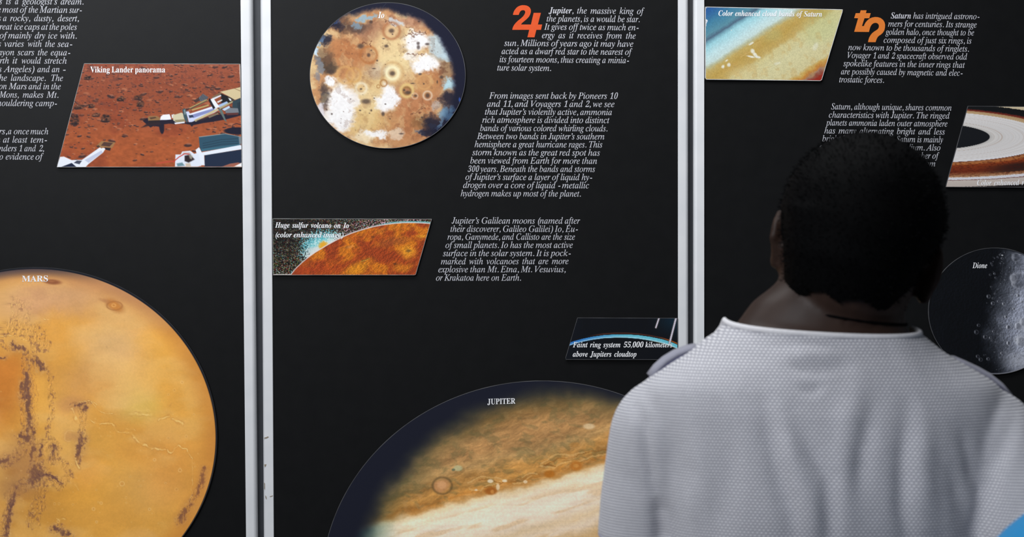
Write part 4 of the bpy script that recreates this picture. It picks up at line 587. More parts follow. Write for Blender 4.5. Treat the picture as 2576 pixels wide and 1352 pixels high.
# --- red desert with lander
def pic_viking(x, y):
    p = Pic(x, y, (150, 76, 50)); v = (y-161)/260.0
    n1 = fbm(x, y*1.8, 60, 1); n2 = fbm(x, y*1.6, 9, 5, 4)
    p.mix(ss(.2, .9, v), (172, 88, 48)); p.mix(ss(.5, .75, n1)*.5, (140, 62, 40)); p.mix(ss(.3, 0, v)*.4, (165, 92, 72))
    p.mul(.86+.28*n2)
    p.mix((ss(.56, .72, n2)*.55)*ss(.75, .3, v), (95, 55, 48))
    R = random.Random(4)
    for k in range(1500):
        vv = R.random()**1.25; 
        if R.random() < vv*.55: continue
        X = 150+R.random()*465; Y = 164+vv*250; s = (.7+2.2*vv+R.random()**4*4)*(.8 if R.random() < .7 else 1.5)
        if 240 < X < 480 and Y > 330 and R.random() < .8: continue
        s = min(s, 8); a = .55+.4*R.random(); rot = R.uniform(-.3, .3)
        if R.random() < .72:
            p.spot(X, Y+s*.2, s*1.25, s*.5, (58, 40, 42), a, .3, rot)
            if s > 2.4: p.spot(X+s*.25, Y-s*.3, s*.75, s*.3, (172, 112, 88), a*.7, .5, rot)
        else:
            p.spot(X, Y, s, s*.5, (190, 118, 84), a, .5, rot); p.spot(X-s*.5, Y+s*.35, s*.7, s*.3, (80, 45, 40), a*.7, .5)
    for X, Y, a, b in ((268, 299, 13, 10), (243, 290, 11, 5), (190, 303, 12, 13), (349, 246, 11, 6), (305, 250, 10, 6), (232, 268, 9, 5), (200, 270, 14, 6), (355, 262, 10, 8), (222, 197, 10, 5)):
        p.spot(X, Y, a, b, (84, 54, 42), .7, .25, -.15)
        for q in range(14): p.spot(X+R.uniform(-.8, .8)*a, Y+R.uniform(-.8, .8)*b, R.uniform(.12, .35)*a, R.uniform(.12, .3)*b, R.choice([(150, 104, 80), (36, 26, 30), (112, 74, 56), (44, 32, 34), (60, 42, 40)]), .8, .3, R.uniform(-.5, .5))
        p.spot(X-1, Y+b*.75, a*.85, b*.25, (36, 27, 32), .8, .4)
    A = lambda pts: [(a/5.009+400, b/5.009+160) for a, b in pts]; B = lambda pts: [(a/3.073, b/3.073) for a, b in pts]
    g = lambda pts, c, a=1, s=.9: p.poly(A(pts), c, a, s); h = lambda pts, c, a=1, s=.9: p.poly(B(pts), c, a, s)
    navy = (26, 24, 44)
    g([(-200,725),(-150,690),(20,705),(160,705),(340,745),(560,700),(700,650),(840,640),(1000,620),(1045,600),(1045,655),(860,705),(700,735),(560,755),(440,780),(420,800),(400,775),(330,762),(130,762),(72,770),(72,850),(60,885),(42,892),(22,865),(8,800),(-60,790),(-100,810)], navy, .96, 1.3)
    h([(1095,990),(1160,945),(1230,940),(1250,965),(1160,975)], (48, 32, 38), .9, 1.5)
    h([(1148,905),(1165,900),(1215,898),(1245,915),(1240,935),(1170,948),(1150,940)], (150, 112, 72)); h([(1160,912),(1205,906),(1215,915),(1170,925)], (70, 50, 42), .8)
    h([(1150,935),(1240,932),(1245,948),(1160,960)], (40, 30, 35))
    g([(20,715),(30,672),(60,648),(140,642),(155,680),(160,708),(100,714)], (242, 242, 252)); g([(165,650),(200,640),(195,690),(170,690)], (225, 228, 235))
    g([(180,655),(290,622),(320,640),(330,735),(230,748),(188,722)], (212, 202, 170)); g([(200,715),(330,705),(330,738),(232,750)], (150, 138, 105))
    g([(200,750),(330,735),(330,752),(210,768)], (235, 238, 245))
    g([(300,582),(335,565),(350,600),(365,680),(372,742),(345,742),(318,680)], (64, 84, 92)); g([(318,590),(335,580),(345,640),(330,650)], (150, 165, 165), .8)
    g([(345,612),(380,605),(400,640),(700,535),(760,590),(700,625),(420,740),(382,742),(370,690)], (208, 216, 244))
    g([(400,652),(690,572),(720,592),(440,690)], (134, 142, 190)); g([(380,640),(690,545),(690,556),(390,660)], (238, 242, 252)); g([(380,655),(430,650),(445,680),(390,690)], (50, 60, 85))
    g([(640,440),(700,480),(720,560),(690,580),(660,520),(630,470)], (28, 26, 34))
    g([(385,562),(600,455),(628,470),(405,582)], (178, 156, 102)); g([(390,572),(612,466),(618,474),(402,584)], (60, 48, 45), .8)
    g([(418,582),(630,520),(636,536),(426,598)], (188, 164, 104)); g([(448,716),(740,568),(756,590),(468,736)], (204, 188, 142))
    g([(620,670),(745,625),(752,640),(640,688)], (196, 180, 130)); g([(460,725),(700,640),(745,600),(745,640),(560,720)], (60, 45, 50), .55)
    g([(500,440),(560,385),(632,430),(604,455),(540,482),(500,470)], (98, 104, 112)); 
    for q in range(5): p.line(A([(520+q*22, 470-q*6), (552+q*16, 395+q*8)]), 1.2, (40, 42, 50), .8)
    g([(440,470),(510,430),(520,470),(470,500)], (55, 45, 48), .8)
    g([(770,375),(940,440),(900,520),(790,500),(790,420)], (24, 24, 30)); g([(666,428),(780,372),(800,380),(690,440)], (120, 105, 80)); g([(672,445),(785,398),(792,412),(690,462)], (225, 230, 238))
    g([(735,485),(800,455),(806,468),(748,500)], (226, 226, 220)); g([(750,528),(860,480),(880,502),(770,560)], (165, 190, 226)); g([(800,580),(890,535),(902,560),(832,600)], (190, 215, 240))
    g([(655,455),(690,440),(712,470),(770,552),(720,568),(690,520)], (236, 240, 248)); g([(760,560),(940,470),(950,485),(775,580)], (175, 165, 125))
    g([(775,360),(950,320),(1045,298),(1045,432),(962,462),(880,415)], (212, 193, 150)); g([(945,316),(953,313),(1045,352),(1045,360)], (120, 90, 60), .8)
    g([(880,420),(960,462),(930,478),(870,440)], (70, 60, 50)); g([(880,440),(905,445),(922,470),(900,475)], (230, 235, 235))
    g([(935,478),(1045,432),(1045,640),(1000,640),(930,545)], (44, 64, 74)); g([(990,500),(1045,480),(1045,640),(1010,635)], (34, 48, 60), .8)
    g([(840,600),(900,562),(1000,568),(1012,622),(850,632)], (118, 124, 132)); g([(850,628),(1010,622),(1000,650),(860,655)], (92, 50, 48))
    g([(750,570),(800,588),(860,742),(832,722)], (96, 112, 108))
    p.spot(*A([(1000, 852)])[0], 35, 9, (24, 24, 44), 1, .15); p.line(A([(925,812),(938,775),(980,760),(1045,775)]), 1.8, (28, 26, 44), .9)
    g([(508,930),(840,888),(1045,930),(1032,1040),(540,1112),(520,1060)], (46, 82, 102))
    for q in range(3): p.line(A([(560, 1035+q*30-25), (800, 985+q*30-25), (1000, 975+q*32-25)]), 1.5, (30, 52, 68), .75)
    g([(540,1080),(1032,1015),(1032,1040),(540,1112)], (62, 110, 130), .8); g([(508,925),(840,884),(1045,926),(1045,932),(842,892),(512,934)], (150, 170, 175), .8)
    g([(1010,930),(1050,920),(1052,1010),(1018,1020)], (120, 130, 135))
    g([(580,1155),(1052,1085),(1058,1252),(900,1302),(580,1302)], (28, 42, 66)); g([(900,1265),(1000,1250),(1050,1262),(940,1302),(800,1302)], (176, 104, 82), .9)
    g([(468,1090),(512,1058),(545,1122),(1030,1030),(1052,1042),(1052,1082),(575,1160),(582,1285),(520,1285)], (234, 240, 250))
    g([(215,1150),(280,1150),(300,1112),(400,1102),(450,1140),(500,1130),(540,1292),(490,1302),(208,1302)], (228, 234, 246))
    g([(300,1150),(310,1125),(390,1120),(420,1150)], (190, 165, 160), .7)
    g([(330,1165),(400,1150),(455,1212),(380,1252),(330,1232)], (42, 30, 34), 1, 2); g([(380,1150),(430,1165),(420,1210),(395,1200)], (180, 175, 155), .8, 2)
    g([(230,1262),(300,1250),(330,1290),(240,1300)], (80, 120, 130), .8, 2); g([(340,1262),(400,1258),(410,1302),(345,1302)], (205, 180, 150), .8, 2)
    p.line(A([(-20,1262),(120,1240),(200,1235)]), 4, (196, 78, 56), .8); p.line(A([(190,1240),(260,1180),(330,1140),(385,1145)]), 2.6, (196, 60, 50), .9)
    g([(950,1302),(1030,1262),(1058,1248),(1058,1302)], (250, 250, 250)); g([(1018,10),(1040,10),(1044,300),(1030,250),(1020,120)], (225, 215, 205), .8, .7)
    h([(443,1296),(470,1215),(500,1213),(560,1240),(640,1238),(780,1140),(822,1150),(802,1182),(690,1270),(665,1296)], (238, 242, 250)); h([(575,1262),(600,1243),(640,1245),(620,1272)], (40, 45, 65), .85); h([(470,1296),(560,1262),(600,1296)], (24, 34, 62)); h([(660,1240),(790,1165),(800,1182),(690,1262)], (190, 196, 220), .8)
    h([(752,1128),(790,1093),(897,1103),(872,1147),(812,1140),(790,1150)], (160, 118, 76)); h([(785,1128),(808,1100),(880,1107),(852,1136)], (86, 58, 50))
    h([(812,1142),(862,1146),(856,1168),(822,1160)], (38, 32, 40)); h([(748,1130),(770,1125),(780,1140),(760,1145)], (60, 45, 42), .8)
    return p.c
X, Y = quad_grid((213.5, 161), (605.8, 161.9), (609.6, 421.2), (144.8, 421.2), 1.25)
T = print_mesh('photo_print', X, Y, pic_viking, .84, 'slanted picture of red stony desert with white lander parts', 'picture', emat=M_edge3, edge=.8)
caption(T, [('r', 'Viking Lander panorama', 229.4, 183.2, 417.5, 183.2, dict(em=21.4, hs=.81))])

# --- cratered round moon
def pic_io(x, y):
    X = (x-760)*3.38; Y = y*3.38
    p = Pic(X, Y, (214, 170, 122)); p.warp(52, 120, 9, 22)
    cream = (240, 214, 160); white = (252, 248, 246); brown = (186, 118, 72); dark = (62, 50, 48); navy = (21, 23, 45); ice = (196, 218, 228)
    n = fbm(p.wx, p.wy, 170, 21); p.mix(ss(.42, .62, n)*.45, brown); p.mix(ss(.55, .35, n)*.5, cream)
    for b in ((350,430,150,110,brown,.85),(560,480,110,65,brown,.6),(390,610,120,120,brown,.75),(960,880,230,150,(190,124,82),.9),(1000,1070,260,130,(188,122,78),.9),(1160,650,160,110,(180,112,72),.9),(900,190,240,60,(190,138,108),.85),(1040,700,120,90,(205,150,95),.7),(330,230,110,60,(150,96,60),.8),(560,260,140,70,(168,120,92),.8),
              (780,430,190,170,cream,.85),(780,620,150,110,cream,.85),(570,690,170,130,(226,190,132),.8),(520,1030,220,110,(226,188,124),.8),(560,860,150,120,cream,.7),(640,590,100,60,(206,190,170),.6),
              (200,520,70,100,(92,66,52),.85),(190,830,50,110,(66,62,66),.9),(420,230,130,50,(70,56,54),.7),(240,560,60,40,(70,58,48),.7),(1230,560,60,130,(110,84,66),.7),(1050,1040,110,60,(110,84,50),.5)):
        p.blob(*b[:5], a=b[5], soft=.55)
    p.mix(ss(.52, .72, fbm(p.wx, p.wy, 70, 31))*.22, (128, 80, 54)); p.mix(ss(.52, .7, fbm(p.wx, p.wy, 60, 37))*.3, cream)
    for b in ((320,880,100,150,white,1),(350,1000,110,110,white,1),(420,860,60,90,white,.8),(240,1000,60,60,white,.8),(735,840,70,120,white,1),(680,900,60,60,white,.9),(970,360,110,90,white,1),(1060,550,120,60,white,1),(920,480,60,40,white,.7),(250,685,50,42,white,1),(620,1140,110,36,white,.95),(150,950,50,60,(230,225,232),.9),(520,1180,80,40,(246,226,190),.8),(790,1150,60,40,(236,214,190),.7),
              (1160,390,90,110,ice,.85),(1240,470,50,50,ice,.8),(1265,715,62,55,(186,216,224),1),(1240,990,55,60,(140,176,200),.7),(1150,900,40,40,(190,190,190),.6),(530,150,80,24,(150,176,190),.9),(455,205,36,24,(130,152,168),.8),(790,200,60,30,(210,222,230),.8),(135,440,22,50,(200,225,245),.95),(150,560,30,60,(128,146,166),.6),(110,650,20,60,(120,130,150),.6),(1020,1130,40,26,(220,214,206),.7),(1150,1100,80,20,(130,160,180),.7)):
        p.blob(*b[:5], a=b[5], soft=.35, rot=.5 if b[0] in (720, 1150) else 0)
    rr = fbm(p.wx, p.wy, 40, 77, 4); p.mix(ss(.62, .74, rr)*.2, (110, 70, 50)); p.mul(.95+.10*fbm(X, Y, 16, 91, 3))
    for cx, cy, r, wd, col, a in ((770,625,50,16,(252,240,196),.95),(770,625,92,14,(205,160,105),.5),(762,265,70,14,(176,112,72),.7),(762,265,34,12,(226,186,140),.7),(892,775,52,14,(232,200,128),.85),(892,775,30,8,(150,110,60),.8),(568,470,70,14,(180,110,60),.7),(695,710,28,7,(176,122,70),.8),(650,738,14,4,(170,120,70),.7),(1040,700,60,8,(222,170,110),.6),(505,755,45,14,(248,236,206),.7),(370,640,70,14,(226,176,110),.6),(960,820,24,6,(225,190,160),.7),(1068,815,36,8,(236,214,190),.7),(440,640,60,10,(214,160,90),.5)):
        p.ring(cx, cy, r, wd, col, a)
    for cx, cy, a, b in ((770,628,22,18),(762,265,22,18),(770,295,7,6),(900,790,26,14),(870,770,10,8),(568,472,14,16),(588,190,14,13),(994,187,9,6),(1107,259,9,8),(988,372,13,13),(990,405,14,18),(718,395,16,12),(695,332,12,5),(590,432,6,6),(640,518,8,8),(248,615,26,20),(1187,660,15,12),(1004,633,14,9),(1036,716,7,7),(965,818,14,10),(1068,815,18,20),(1020,1001,10,8),(612,586,16,5),(500,395,26,20),(503,760,10,8),(545,865,38,20),(690,972,14,18),(590,942,8,9),(495,942,10,6),(575,966,6,4),(940,712,18,5),(1065,378,18,10),(845,1140,20,6),(255,972,8,8),(212,936,8,5),(615,838,7,5),(750,1013,6,5),(710,888,8,6),(1150,700,6,14),(1320,655,6,12)):
        p.spot(cx, cy, a, b, (70, 56, 52), .74, .6)
    for pts in ([(690,185),(740,200),(790,225)], [(900,465),(960,478),(1040,490)], [(500,350),(560,355)], [(930,970),(990,960),(1040,925)], [(1000,940),(1040,900),(1060,930)], [(870,290),(940,300),(1040,290)], [(610,330),(590,380)], [(880,240),(940,270),(1060,280)]):
        p.line(pts, 9, (110, 66, 48), .65, True)
    R = random.Random(8)
    for k in range(110):
        a = R.random()*6.28; q = R.random()**.5; s = 2+R.random()**2*5
        p.spot(700+q*560*math.cos(a), 680+q*520*math.sin(a), s, s*.7, (80, 56, 46), .3+.4*R.random(), .5)
    # night side at the top and right
    d = np.hypot((p.x*.5+p.wx*.5-655)/652, (p.y*.5+p.wy*.5-702)/628)
    m = ss(.93, 1.03, d)*ss(-.35, .05, (X-730)/650*.8-(Y-640)/610*.75)
    p.mix(m, navy)
    for b in ((1120,1050,80,80),(1250,860,60,70),(1180,1120,70,40),(250,225,90,40),(200,350,60,40),(1080,1130,90,30)): p.blob(*b, navy, .85, .5)
    p.blob(1240, 975, 40, 45, (96, 140, 176), .6, .5); p.blob(1180, 1060, 60, 14, (110, 146, 176), .6, .5, -.7); p.spot(1340, 850, 8, 18, (50, 90, 180), .8, .6); p.blob(270, 215, 60, 8, (60, 90, 140), .6, .5, -.5); p.blob(170, 370, 12, 50, (120, 160, 200), .6, .5, .5)
    p.line([(715, 35), (690, 60), (682, 90)], 1.6, (80, 84, 100), .8)
    return p.c
X, Y = disc_grid(975.6, 190.9, 195.4, 183.3, 1.3, coarse=1.3)
T = print_mesh('photo_print', X, Y, pic_io, .80, 'round picture of a mottled brown and white moon, top of the middle board', 'picture', emat=M_edge2, edge=.9)
caption(T, [('b', 'Io', 952.4, 46.8, 968.2, 46.8, dict(em=23.5, hs=.62))])

# --- orange limb with bluish plume
def pic_volcano(x, y):
    X = (x-680)*6.133; Y = (y-530)*6.133
    p = Pic(X, Y, (14, 12, 14))
    lim = np.interp(X, [320, 400, 500, 600, 700, 800, 900, 1000, 1100, 1200, 1300, 1450, 1600, 1750, 1900, 2050, 2200, 2350, 2480],
                    [1000, 900, 805, 722, 650, 590, 530, 475, 425, 380, 342, 295, 255, 228, 208, 196, 195, 200, 210])
    d = Y-lim                                        # > 0: inside
    g = fbm(X, Y, 13, 5, 2); g2 = lattice(np.floor(X/9), np.floor(Y/9), 3); g3 = vn(X/11, Y/11, 8); g4 = vn(X/10, Y/10, 33)
    den = .35+.5*ss(-700, -40, d)
    p.mix(ss(.62, .8, g3)*den, (120, 44, 34)); p.mix(ss(.62, .8, g4)*den*.9, (96, 110, 50)); p.mix(ss(.72, .9, vn(X/8, Y/8, 71))*den, (190, 190, 170)); p.mix(ss(.8, .95, vn(X/9, Y/9, 55))*den, (120, 190, 190))
    p.mix(ss(.6, .9, vn(X/12, Y/12, 14))*ss(900, 1100, X)*ss(-260, -60, d), (200, 150, 160))
    e = np.hypot((X-830)/345, (Y-590)/285); f = ss(1.05, .78, e+(g-.5)*1.0)*ss(1350, 1150, X)
    p.mix(f, (104, 190, 196)); p.mix(f*ss(.45, .7, g3)*.7, (216, 236, 232)); p.mix(f*ss(.6, .4, g4)*.6*ss(.4, .95, e), (30, 90, 110))
    p.mix(f*ss(-150, -20, d)*.75, (225, 226, 218)); p.mix(f*ss(.55, .3, np.hypot((X-690)/420, (Y-640)/180))*.5, (226, 214, 210))
    p.mix(ss(1.2, .5, np.hypot((X-825)/85, (Y-545)/75)+(g-.5)*.5), (226, 166, 48))
    p.mix(np.exp(-((d+6)/11)**2), (226, 214, 212)); p.mix(np.exp(-((d+22)/10)**2)*ss(1500, 1900, X)*.8, (110, 196, 200))
    s = ss(-3, 5, d); c = Pic(X, Y, (170, 78, 26)); c.warp(36, 160, 6, 8)
    n = fbm(c.wx, c.wy*1.4, 240, 2); c.mix(ss(.5, .66, n)*.75, (206, 120, 28)); c.mix(ss(.52, .36, n)*.75, (146, 56, 26))
    for b in ((1350,890,230,90,(212,134,30),.9,-.5),(2120,640,120,100,(226,148,38),.9,0),(2340,400,70,25,(230,150,40),.9,0),(1230,560,60,22,(196,130,70),.6,-.3),(1700,320,100,50,(206,124,36),.6,-.3),(2050,880,140,60,(206,124,32),.7,-.3),(500,920,160,70,(168,60,28),.6,0),(900,900,200,80,(166,62,26),.5,0),(1900,480,240,60,(140,70,36),.6,-.2)):
        c.blob(*b[:5], a=b[5], rot=b[6], soft=.6)
    ua, va = X*.9-Y*.42, Y*1.7+X*.75; r = fbm(ua, va, 52, 12, 5, .62); r2 = fbm(ua+7, va+9, 52, 12, 5, .62)
    c.mul(1+np.clip((r-r2)*1.7, -.26, .2)*ss(300, 700, X)); c.mix(ss(.58, .74, r)*.3, (96, 46, 30)); c.mul(.9+.2*fbm(X, Y, 10, 44, 2))
    c.spot(2135, 622, 38, 22, (110, 80, 40), .8, .6); c.spot(1925, 825, 22, 16, (84, 46, 26), .8, .6); c.spot(1590, 408, 28, 12, (90, 52, 36), .7, .6)
    c.line([(1400, 788), (1480, 765), (1535, 740)], 7, (196, 176, 70), .8); c.line([(1410, 775), (1480, 756), (1525, 737)], 6, (40, 24, 16), .9)
    m = s[..., None]; return p.c*(1-m)+c.c*m
X, Y = quad_grid((687, 550.7), (1086.3, 551.8), (1045.7, 692.6), (688, 692.6), 1.2)
T = print_mesh('photo_print', X, Y, pic_volcano, .95, 'slanted picture of an orange moon edge with pale blue plume', 'picture', emat=M_edge3, edge=.55)
caption(T, [('b', 'Huge sulfur volcano on Io', 693.9, 573.2, 879.3, 574.4, dict(em=19.6, hs=.86)), ('b', '(color enhanced image)', 692.7, 597.6, 865, 598, dict(em=19.6, hs=.94))])

# --- thin blue ring
def pic_ring(x, y):
    X = (x-1400)*6.779; Y = (y-780)*6.779
    p = Pic(X, Y, (11, 14, 20)); p.mix(ss(1500, 2100, X)*ss(560, 160, Y)*.9, (14, 40, 56)); p.mix(ss(500, 300, X)*.3, (16, 22, 34))
    yc = np.interp(X, [200, 300, 450, 600, 800, 1000, 1200, 1400, 1600, 1800, 1950, 2080], [590, 556, 516, 485, 457, 446, 447, 462, 492, 535, 583, 640])
    yc = yc+0*X; wd = np.interp(X, [200, 800, 1400, 2080], [24, 26, 30, 36]); d = Y-yc
    t = ss(200, 1300, X)[..., None]
    col = np.array((52, 120, 196.))*(1-t)+np.array((104, 192, 210.))*t; m = ss(wd+3, wd-3, np.abs(d))
    p.c = p.c*(1-m[..., None])+col*m[..., None]
    p.mix(np.exp(-((d-wd*.62)/8)**2)*.8, (190, 226, 236)); p.mix(np.exp(-((d-wd-3)/5)**2)*ss(1400, 1800, X)*.7, (196, 150, 90))
    o = d+wd+22; p.mix(np.exp(-(o/8)**2)*ss(450, 800, X)*.85, (110, 56, 38)); p.mix(np.exp(-((o-4)/10)**2)*ss(1700, 1950, X), (176, 92, 30))
    for a, b, w0 in (((1750, 120), (1690, 300), 15), ((2038, 120), (1925, 560), 17)):
        q = p.pdist([a, b]); p.mix(ss(w0+26, 0, q)*.4, (60, 90, 80)); p.mix(ss(w0, w0-6, q), (206, 202, 216)); p.mix(np.exp(-((q-w0)/5)**2)*.4, (150, 90, 70))
    p.mul(1+.12*(fbm(X, Y, 12, 4, 2)-.5)); p.line([(355, 136), (2070, 140)], 4, (70, 74, 78), .5)
    return p.c
X, Y = quad_grid((1452.4, 799.8), (1703.8, 800.6), (1703.8, 905.3), (1421.2, 905), 1.25)
T = print_mesh('photo_print', X, Y, pic_ring, .95, 'small dark slanted picture with a thin glowing blue arc', 'picture', emat=M_edge2, edge=.45)
caption(T, [('b', 'Faint ring system 55,000 kilometers', 1441.6, 874.2, 1691.3, 874.2, dict(em=20.2, hs=.82)), ('b', 'above Jupiters cloudtop', 1441, 897.6, 1601.4, 897.8, dict(em=20.2, hs=.82))])

# --- pastel cloud bands
def pic_bands(x, y):
    X = (x-1750)*6.145; Y = y*6.145
    p = Pic(X, Y, (48, 98, 158)); p.warp(22, 150, 5)
    s = p.wx*.54+p.wy*.84; n = fbm(X, Y, 60, 3, 4)
    st = [(60,(38,84,152)),(250,(44,96,160)),(420,(70,134,166)),(560,(96,150,168)),(622,(86,112,134)),(650,(120,168,184)),(700,(166,220,230)),(850,(206,236,238)),(940,(212,232,226)),(985,(196,196,160)),(1040,(206,178,104)),(1150,(200,166,86)),(1260,(206,176,104)),(1320,(222,208,150)),(1500,(226,218,168)),(1800,(224,212,160)),(1850,(216,174,92)),(1900,(206,134,60)),(1945,(170,132,112)),(1985,(156,90,74)),(2030,(164,48,34)),(2300,(150,36,26))]
    s2 = s+(n-.5)*70*ss(900, 1100, s); K = [a for a, b in st]
    p.c = np.stack([np.interp(s2, K, [b[k] for a, b in st]) for k in range(3)], -1)
    p.blob(1950, 420, 330, 220, (206, 208, 148), .6, .6, -.5); p.blob(1820, 220, 200, 60, (186, 172, 90), .5, .6); p.blob(760, 1150, 260, 100, (226, 208, 150), .5, .6); p.blob(1200, 560, 120, 80, (196, 186, 120), .5, .6, -.5)
    p.mix(ss(.55, .75, fbm(X, Y, 90, 66, 3))*.3*ss(1000, 1100, s), (210, 170, 100))
    w = (250, 250, 238)
    for b in ((868,790,32,34,.4),(905,850,26,45,-.5),(945,885,42,18,.1),(840,882,52,14,.1),(850,680,40,14,-.5),(505,1010,30,27,0),(410,1030,20,26,0),(470,945,24,10,-.5),(1850,720,40,60,.4),(1250,985,40,20,0),(540,482,10,6,0)): p.blob(b[0], b[1], b[2], b[3], w, .85 if b[0] < 1000 else .4, .45, b[4])
    p.line([(700,900),(760,850),(840,800)], 14, (226, 190, 120), .5, True); p.line([(840,720),(900,660),(1000,620)], 10, (186, 146, 70), .5, True)
    p.mul(.92+.16*fbm(X, Y, 12, 51, 2))
    for pts in ([(150,118),(168,118),(158,134),(150,132)], [(150,310),(165,305),(182,325),(160,372),(156,412),(150,412),(152,350),(165,330),(150,340)]): p.poly(pts, (245, 246, 250), 1, 3)
    return p.c
X, Y = quad_grid((1774, 18.9), (2119, 25.6), (2064.9, 203.9), (1774, 200.4), 1.25)
T = print_mesh('photo_print', X, Y, pic_bands, .76, 'slanted picture of pale blue and yellow cloud bands', 'picture', edge=1.2)
caption(T, [('b', 'Color enhanced cloud bands of Saturn', 1806, 40.9, 2067.3, 43.2, dict(em=19.8, hs=.84))])

# --- ringed planet, wide pale rings
def pic_rings(x, y):
    X = (x-2360)*5.634; Y = (y-250)*5.634
    p = Pic(X, Y, (16, 20, 24)); ym = 528+.012*X
    up = Y < ym; r = np.hypot(X+200, (Y-ym)/.205)
    n = (fbm(X, Y, 14, 2, 3)-.5)
    A = [(0,(20,22,26)),(915,(20,22,26)),(925,(180,176,172)),(1000,(204,200,196)),(1150,(206,202,200)),(1400,(208,204,202)),(1700,(212,208,206))]
    U = A+[(1712,(216,214,214)),(1722,(186,158,120)),(1880,(170,138,100)),(1895,(120,50,36)),(1990,(80,28,24)),(2010,(18,20,22)),(2330,(16,18,20)),(2345,(196,180,150)),(9000,(196,180,150))]
    L = A+[(1795,(220,218,222)),(1805,(60,22,20)),(1825,(150,96,62)),(1960,(170,104,56)),(2060,(128,54,24)),(2500,(104,40,22)),(2720,(150,100,66)),(2860,(176,140,110)),(2880,(220,220,228)),(2960,(196,194,200)),(3010,(226,226,232)),(3060,(90,40,32)),(3080,(190,178,170)),(3500,(180,168,160)),(3520,(30,26,26)),(9000,(30,26,26))]
    rr = r+n*60*ss(1850, 2000, r)
    cu = np.stack([np.interp(rr, [a for a, b in U], [b[k] for a, b in U]) for k in range(3)], -1)
    cl = np.stack([np.interp(rr, [a for a, b in L], [b[k] for a, b in L]) for k in range(3)], -1)
    p.c = np.where(up[..., None], cu, cl)
    for q, a in ((1095, .55), (985, .15), (1050, .12), (1260, .12), (1400, .18), (1420, .12), (1530, .15), (1620, .12)): p.mix(np.exp(-((r-q)/7)**2)*a, (150, 120, 100))
    lines = vn(r/14, r*0, 5); p.mul(np.where((r > 920) & (r < 1780), .965+.06*lines, 1))
    p.mix(ss(500, 1100, X)*(r > 2100)*(~up)*(r < 2680)*ss(2100, 2300, r)*.8, (34, 24, 24)); p.mix(((r > 1830) & (r < 2860) & (~up))*ss(.5, .7, fbm(X, Y*3, 30, 7, 3))*.5, (70, 26, 18))
    return p.c
X, Y = quad_grid((2433.2, 267.9), (2789, 271), (2787, 473), (2377.3, 471.2), 1.3)
T = print_mesh('photo_print', X, Y, pic_rings, 1.02, 'picture of wide cream and rust planet rings, cut by the right side', 'picture', emat=M_edge2, edge=.7)
caption(T, [('b', 'Color enhanced rings', 2455.5, 467, 2602, 466, dict(em=19.8, hs=.84)), ('b', 'of Saturn', 2611, 466, 2672, 466, dict(em=19.8, hs=.84))])

# --- grey cratered moon
def pic_dione(x, y):
    X = (x-2300)*3.757; Y = (y-600)*3.757
    p = Pic(X, Y, (9, 11, 15)); p.warp(10, 60, 8)
    n = fbm(X, Y, 110, 4); f = fbm(X, Y, 16, 9, 4); f2 = fbm(X+4, Y+2, 16, 9, 4)
    T0 = 640+np.interp(Y, [90, 500, 900, 1285], [110, 20, -70, 60]); L = ss(0, 420, X-T0+(n-.5)*90)
    L = np.where(X > 1037, np.maximum(L, .9), L)*ss(1.03, .97, np.hypot((X-760)/625, (Y-690)/590))
    p.c = np.array((9, 11, 15.))+L[..., None]*np.array((126, 128, 138.))
    p.mul(1+np.clip((f-f2)*1.6, -.3, .3)); p.mul(.86+.3*n)
    p.blob(1000, 1150, 140, 80, (178, 180, 188), .5*1, .8); p.blob(1030, 820, 60, 60, (176, 178, 186), .6, .8); p.blob(990, 960, 50, 50, (180, 182, 190), .6, .6)
    def crater(cx, cy, r, a=1.):
        lx = float(np.clip((cx-560)/330, .15, 1)); 
        p.spot(cx+r*.15, cy+r*.1, r, r, (14+40*lx, 15+41*lx, 20+44*lx), .7*a, .3); p.ring(cx, cy, r, max(1.6, r*.14), (70+110*lx, 72+110*lx, 80+112*lx), .55*a)
        p.spot(cx-r*.75, cy-r*.1, r*.3, r*.7, (90+120*lx, 92+120*lx, 100+120*lx), .8*a, .6)
    for c in ((695,550,17),(735,615,16),(580,886,19),(600,822,14),(663,932,18),(690,1140,14),(592,1116,15),(620,1146,17),(933,665,11),(860,742,14),(785,596,10),(750,335,9),(740,880,11),(885,990,19),(882,840,20),(712,940,12),(820,1085,12),(975,540,16),(838,620,14),(1010,600,12)): crater(*c)
    crater(975, 828, 32, .6); crater(1002, 975, 46, .5); crater(985, 400, 74, .5); crater(930, 375, 34, .5); crater(1030, 790, 40, .5); crater(955, 180, 40, .4)
    R = random.Random(3)
    for k in range(330):
        cx = 640+R.random()*900; cy = 130+R.random()*1120; r = 2.2+R.random()**3*9
        if cx < 700 and R.random() < .6: continue
        crater(cx, cy, r, .6)
    p.line([(825,200),(818,330),(786,450),(745,495),(715,520)], 2.2, (10, 10, 12), .8); p.line([(829,200),(822,330),(790,452)], 1.4, (90, 92, 98), .6); p.spot(823, 160, 9, 5, (210, 212, 215), .9, .4)
    for k in range(7): p.line([(960, 1180), (880+k*25, 1000+k*10)], 1.2, (170, 172, 180), .25)
    p.mix(ss(.965, .995, np.hypot((X-760)/625, (Y-690)/597))*ss(800, 1240, Y)*ss(500, 700, X)*.8, (150, 150, 160))
    return p.c
X, Y = disc_grid(2501, 783, 167, 159, 1.3, coarse=6)
T = print_mesh('photo_print', X, Y, pic_dione, 1.25, 'round picture of a grey cratered moon, half in darkness', 'picture', emat=M_edge2, edge=.6)
caption(T, [('b', 'Dione', 2445, 675, 2481.6, 675, dict(em=20.5, hs=.72))])

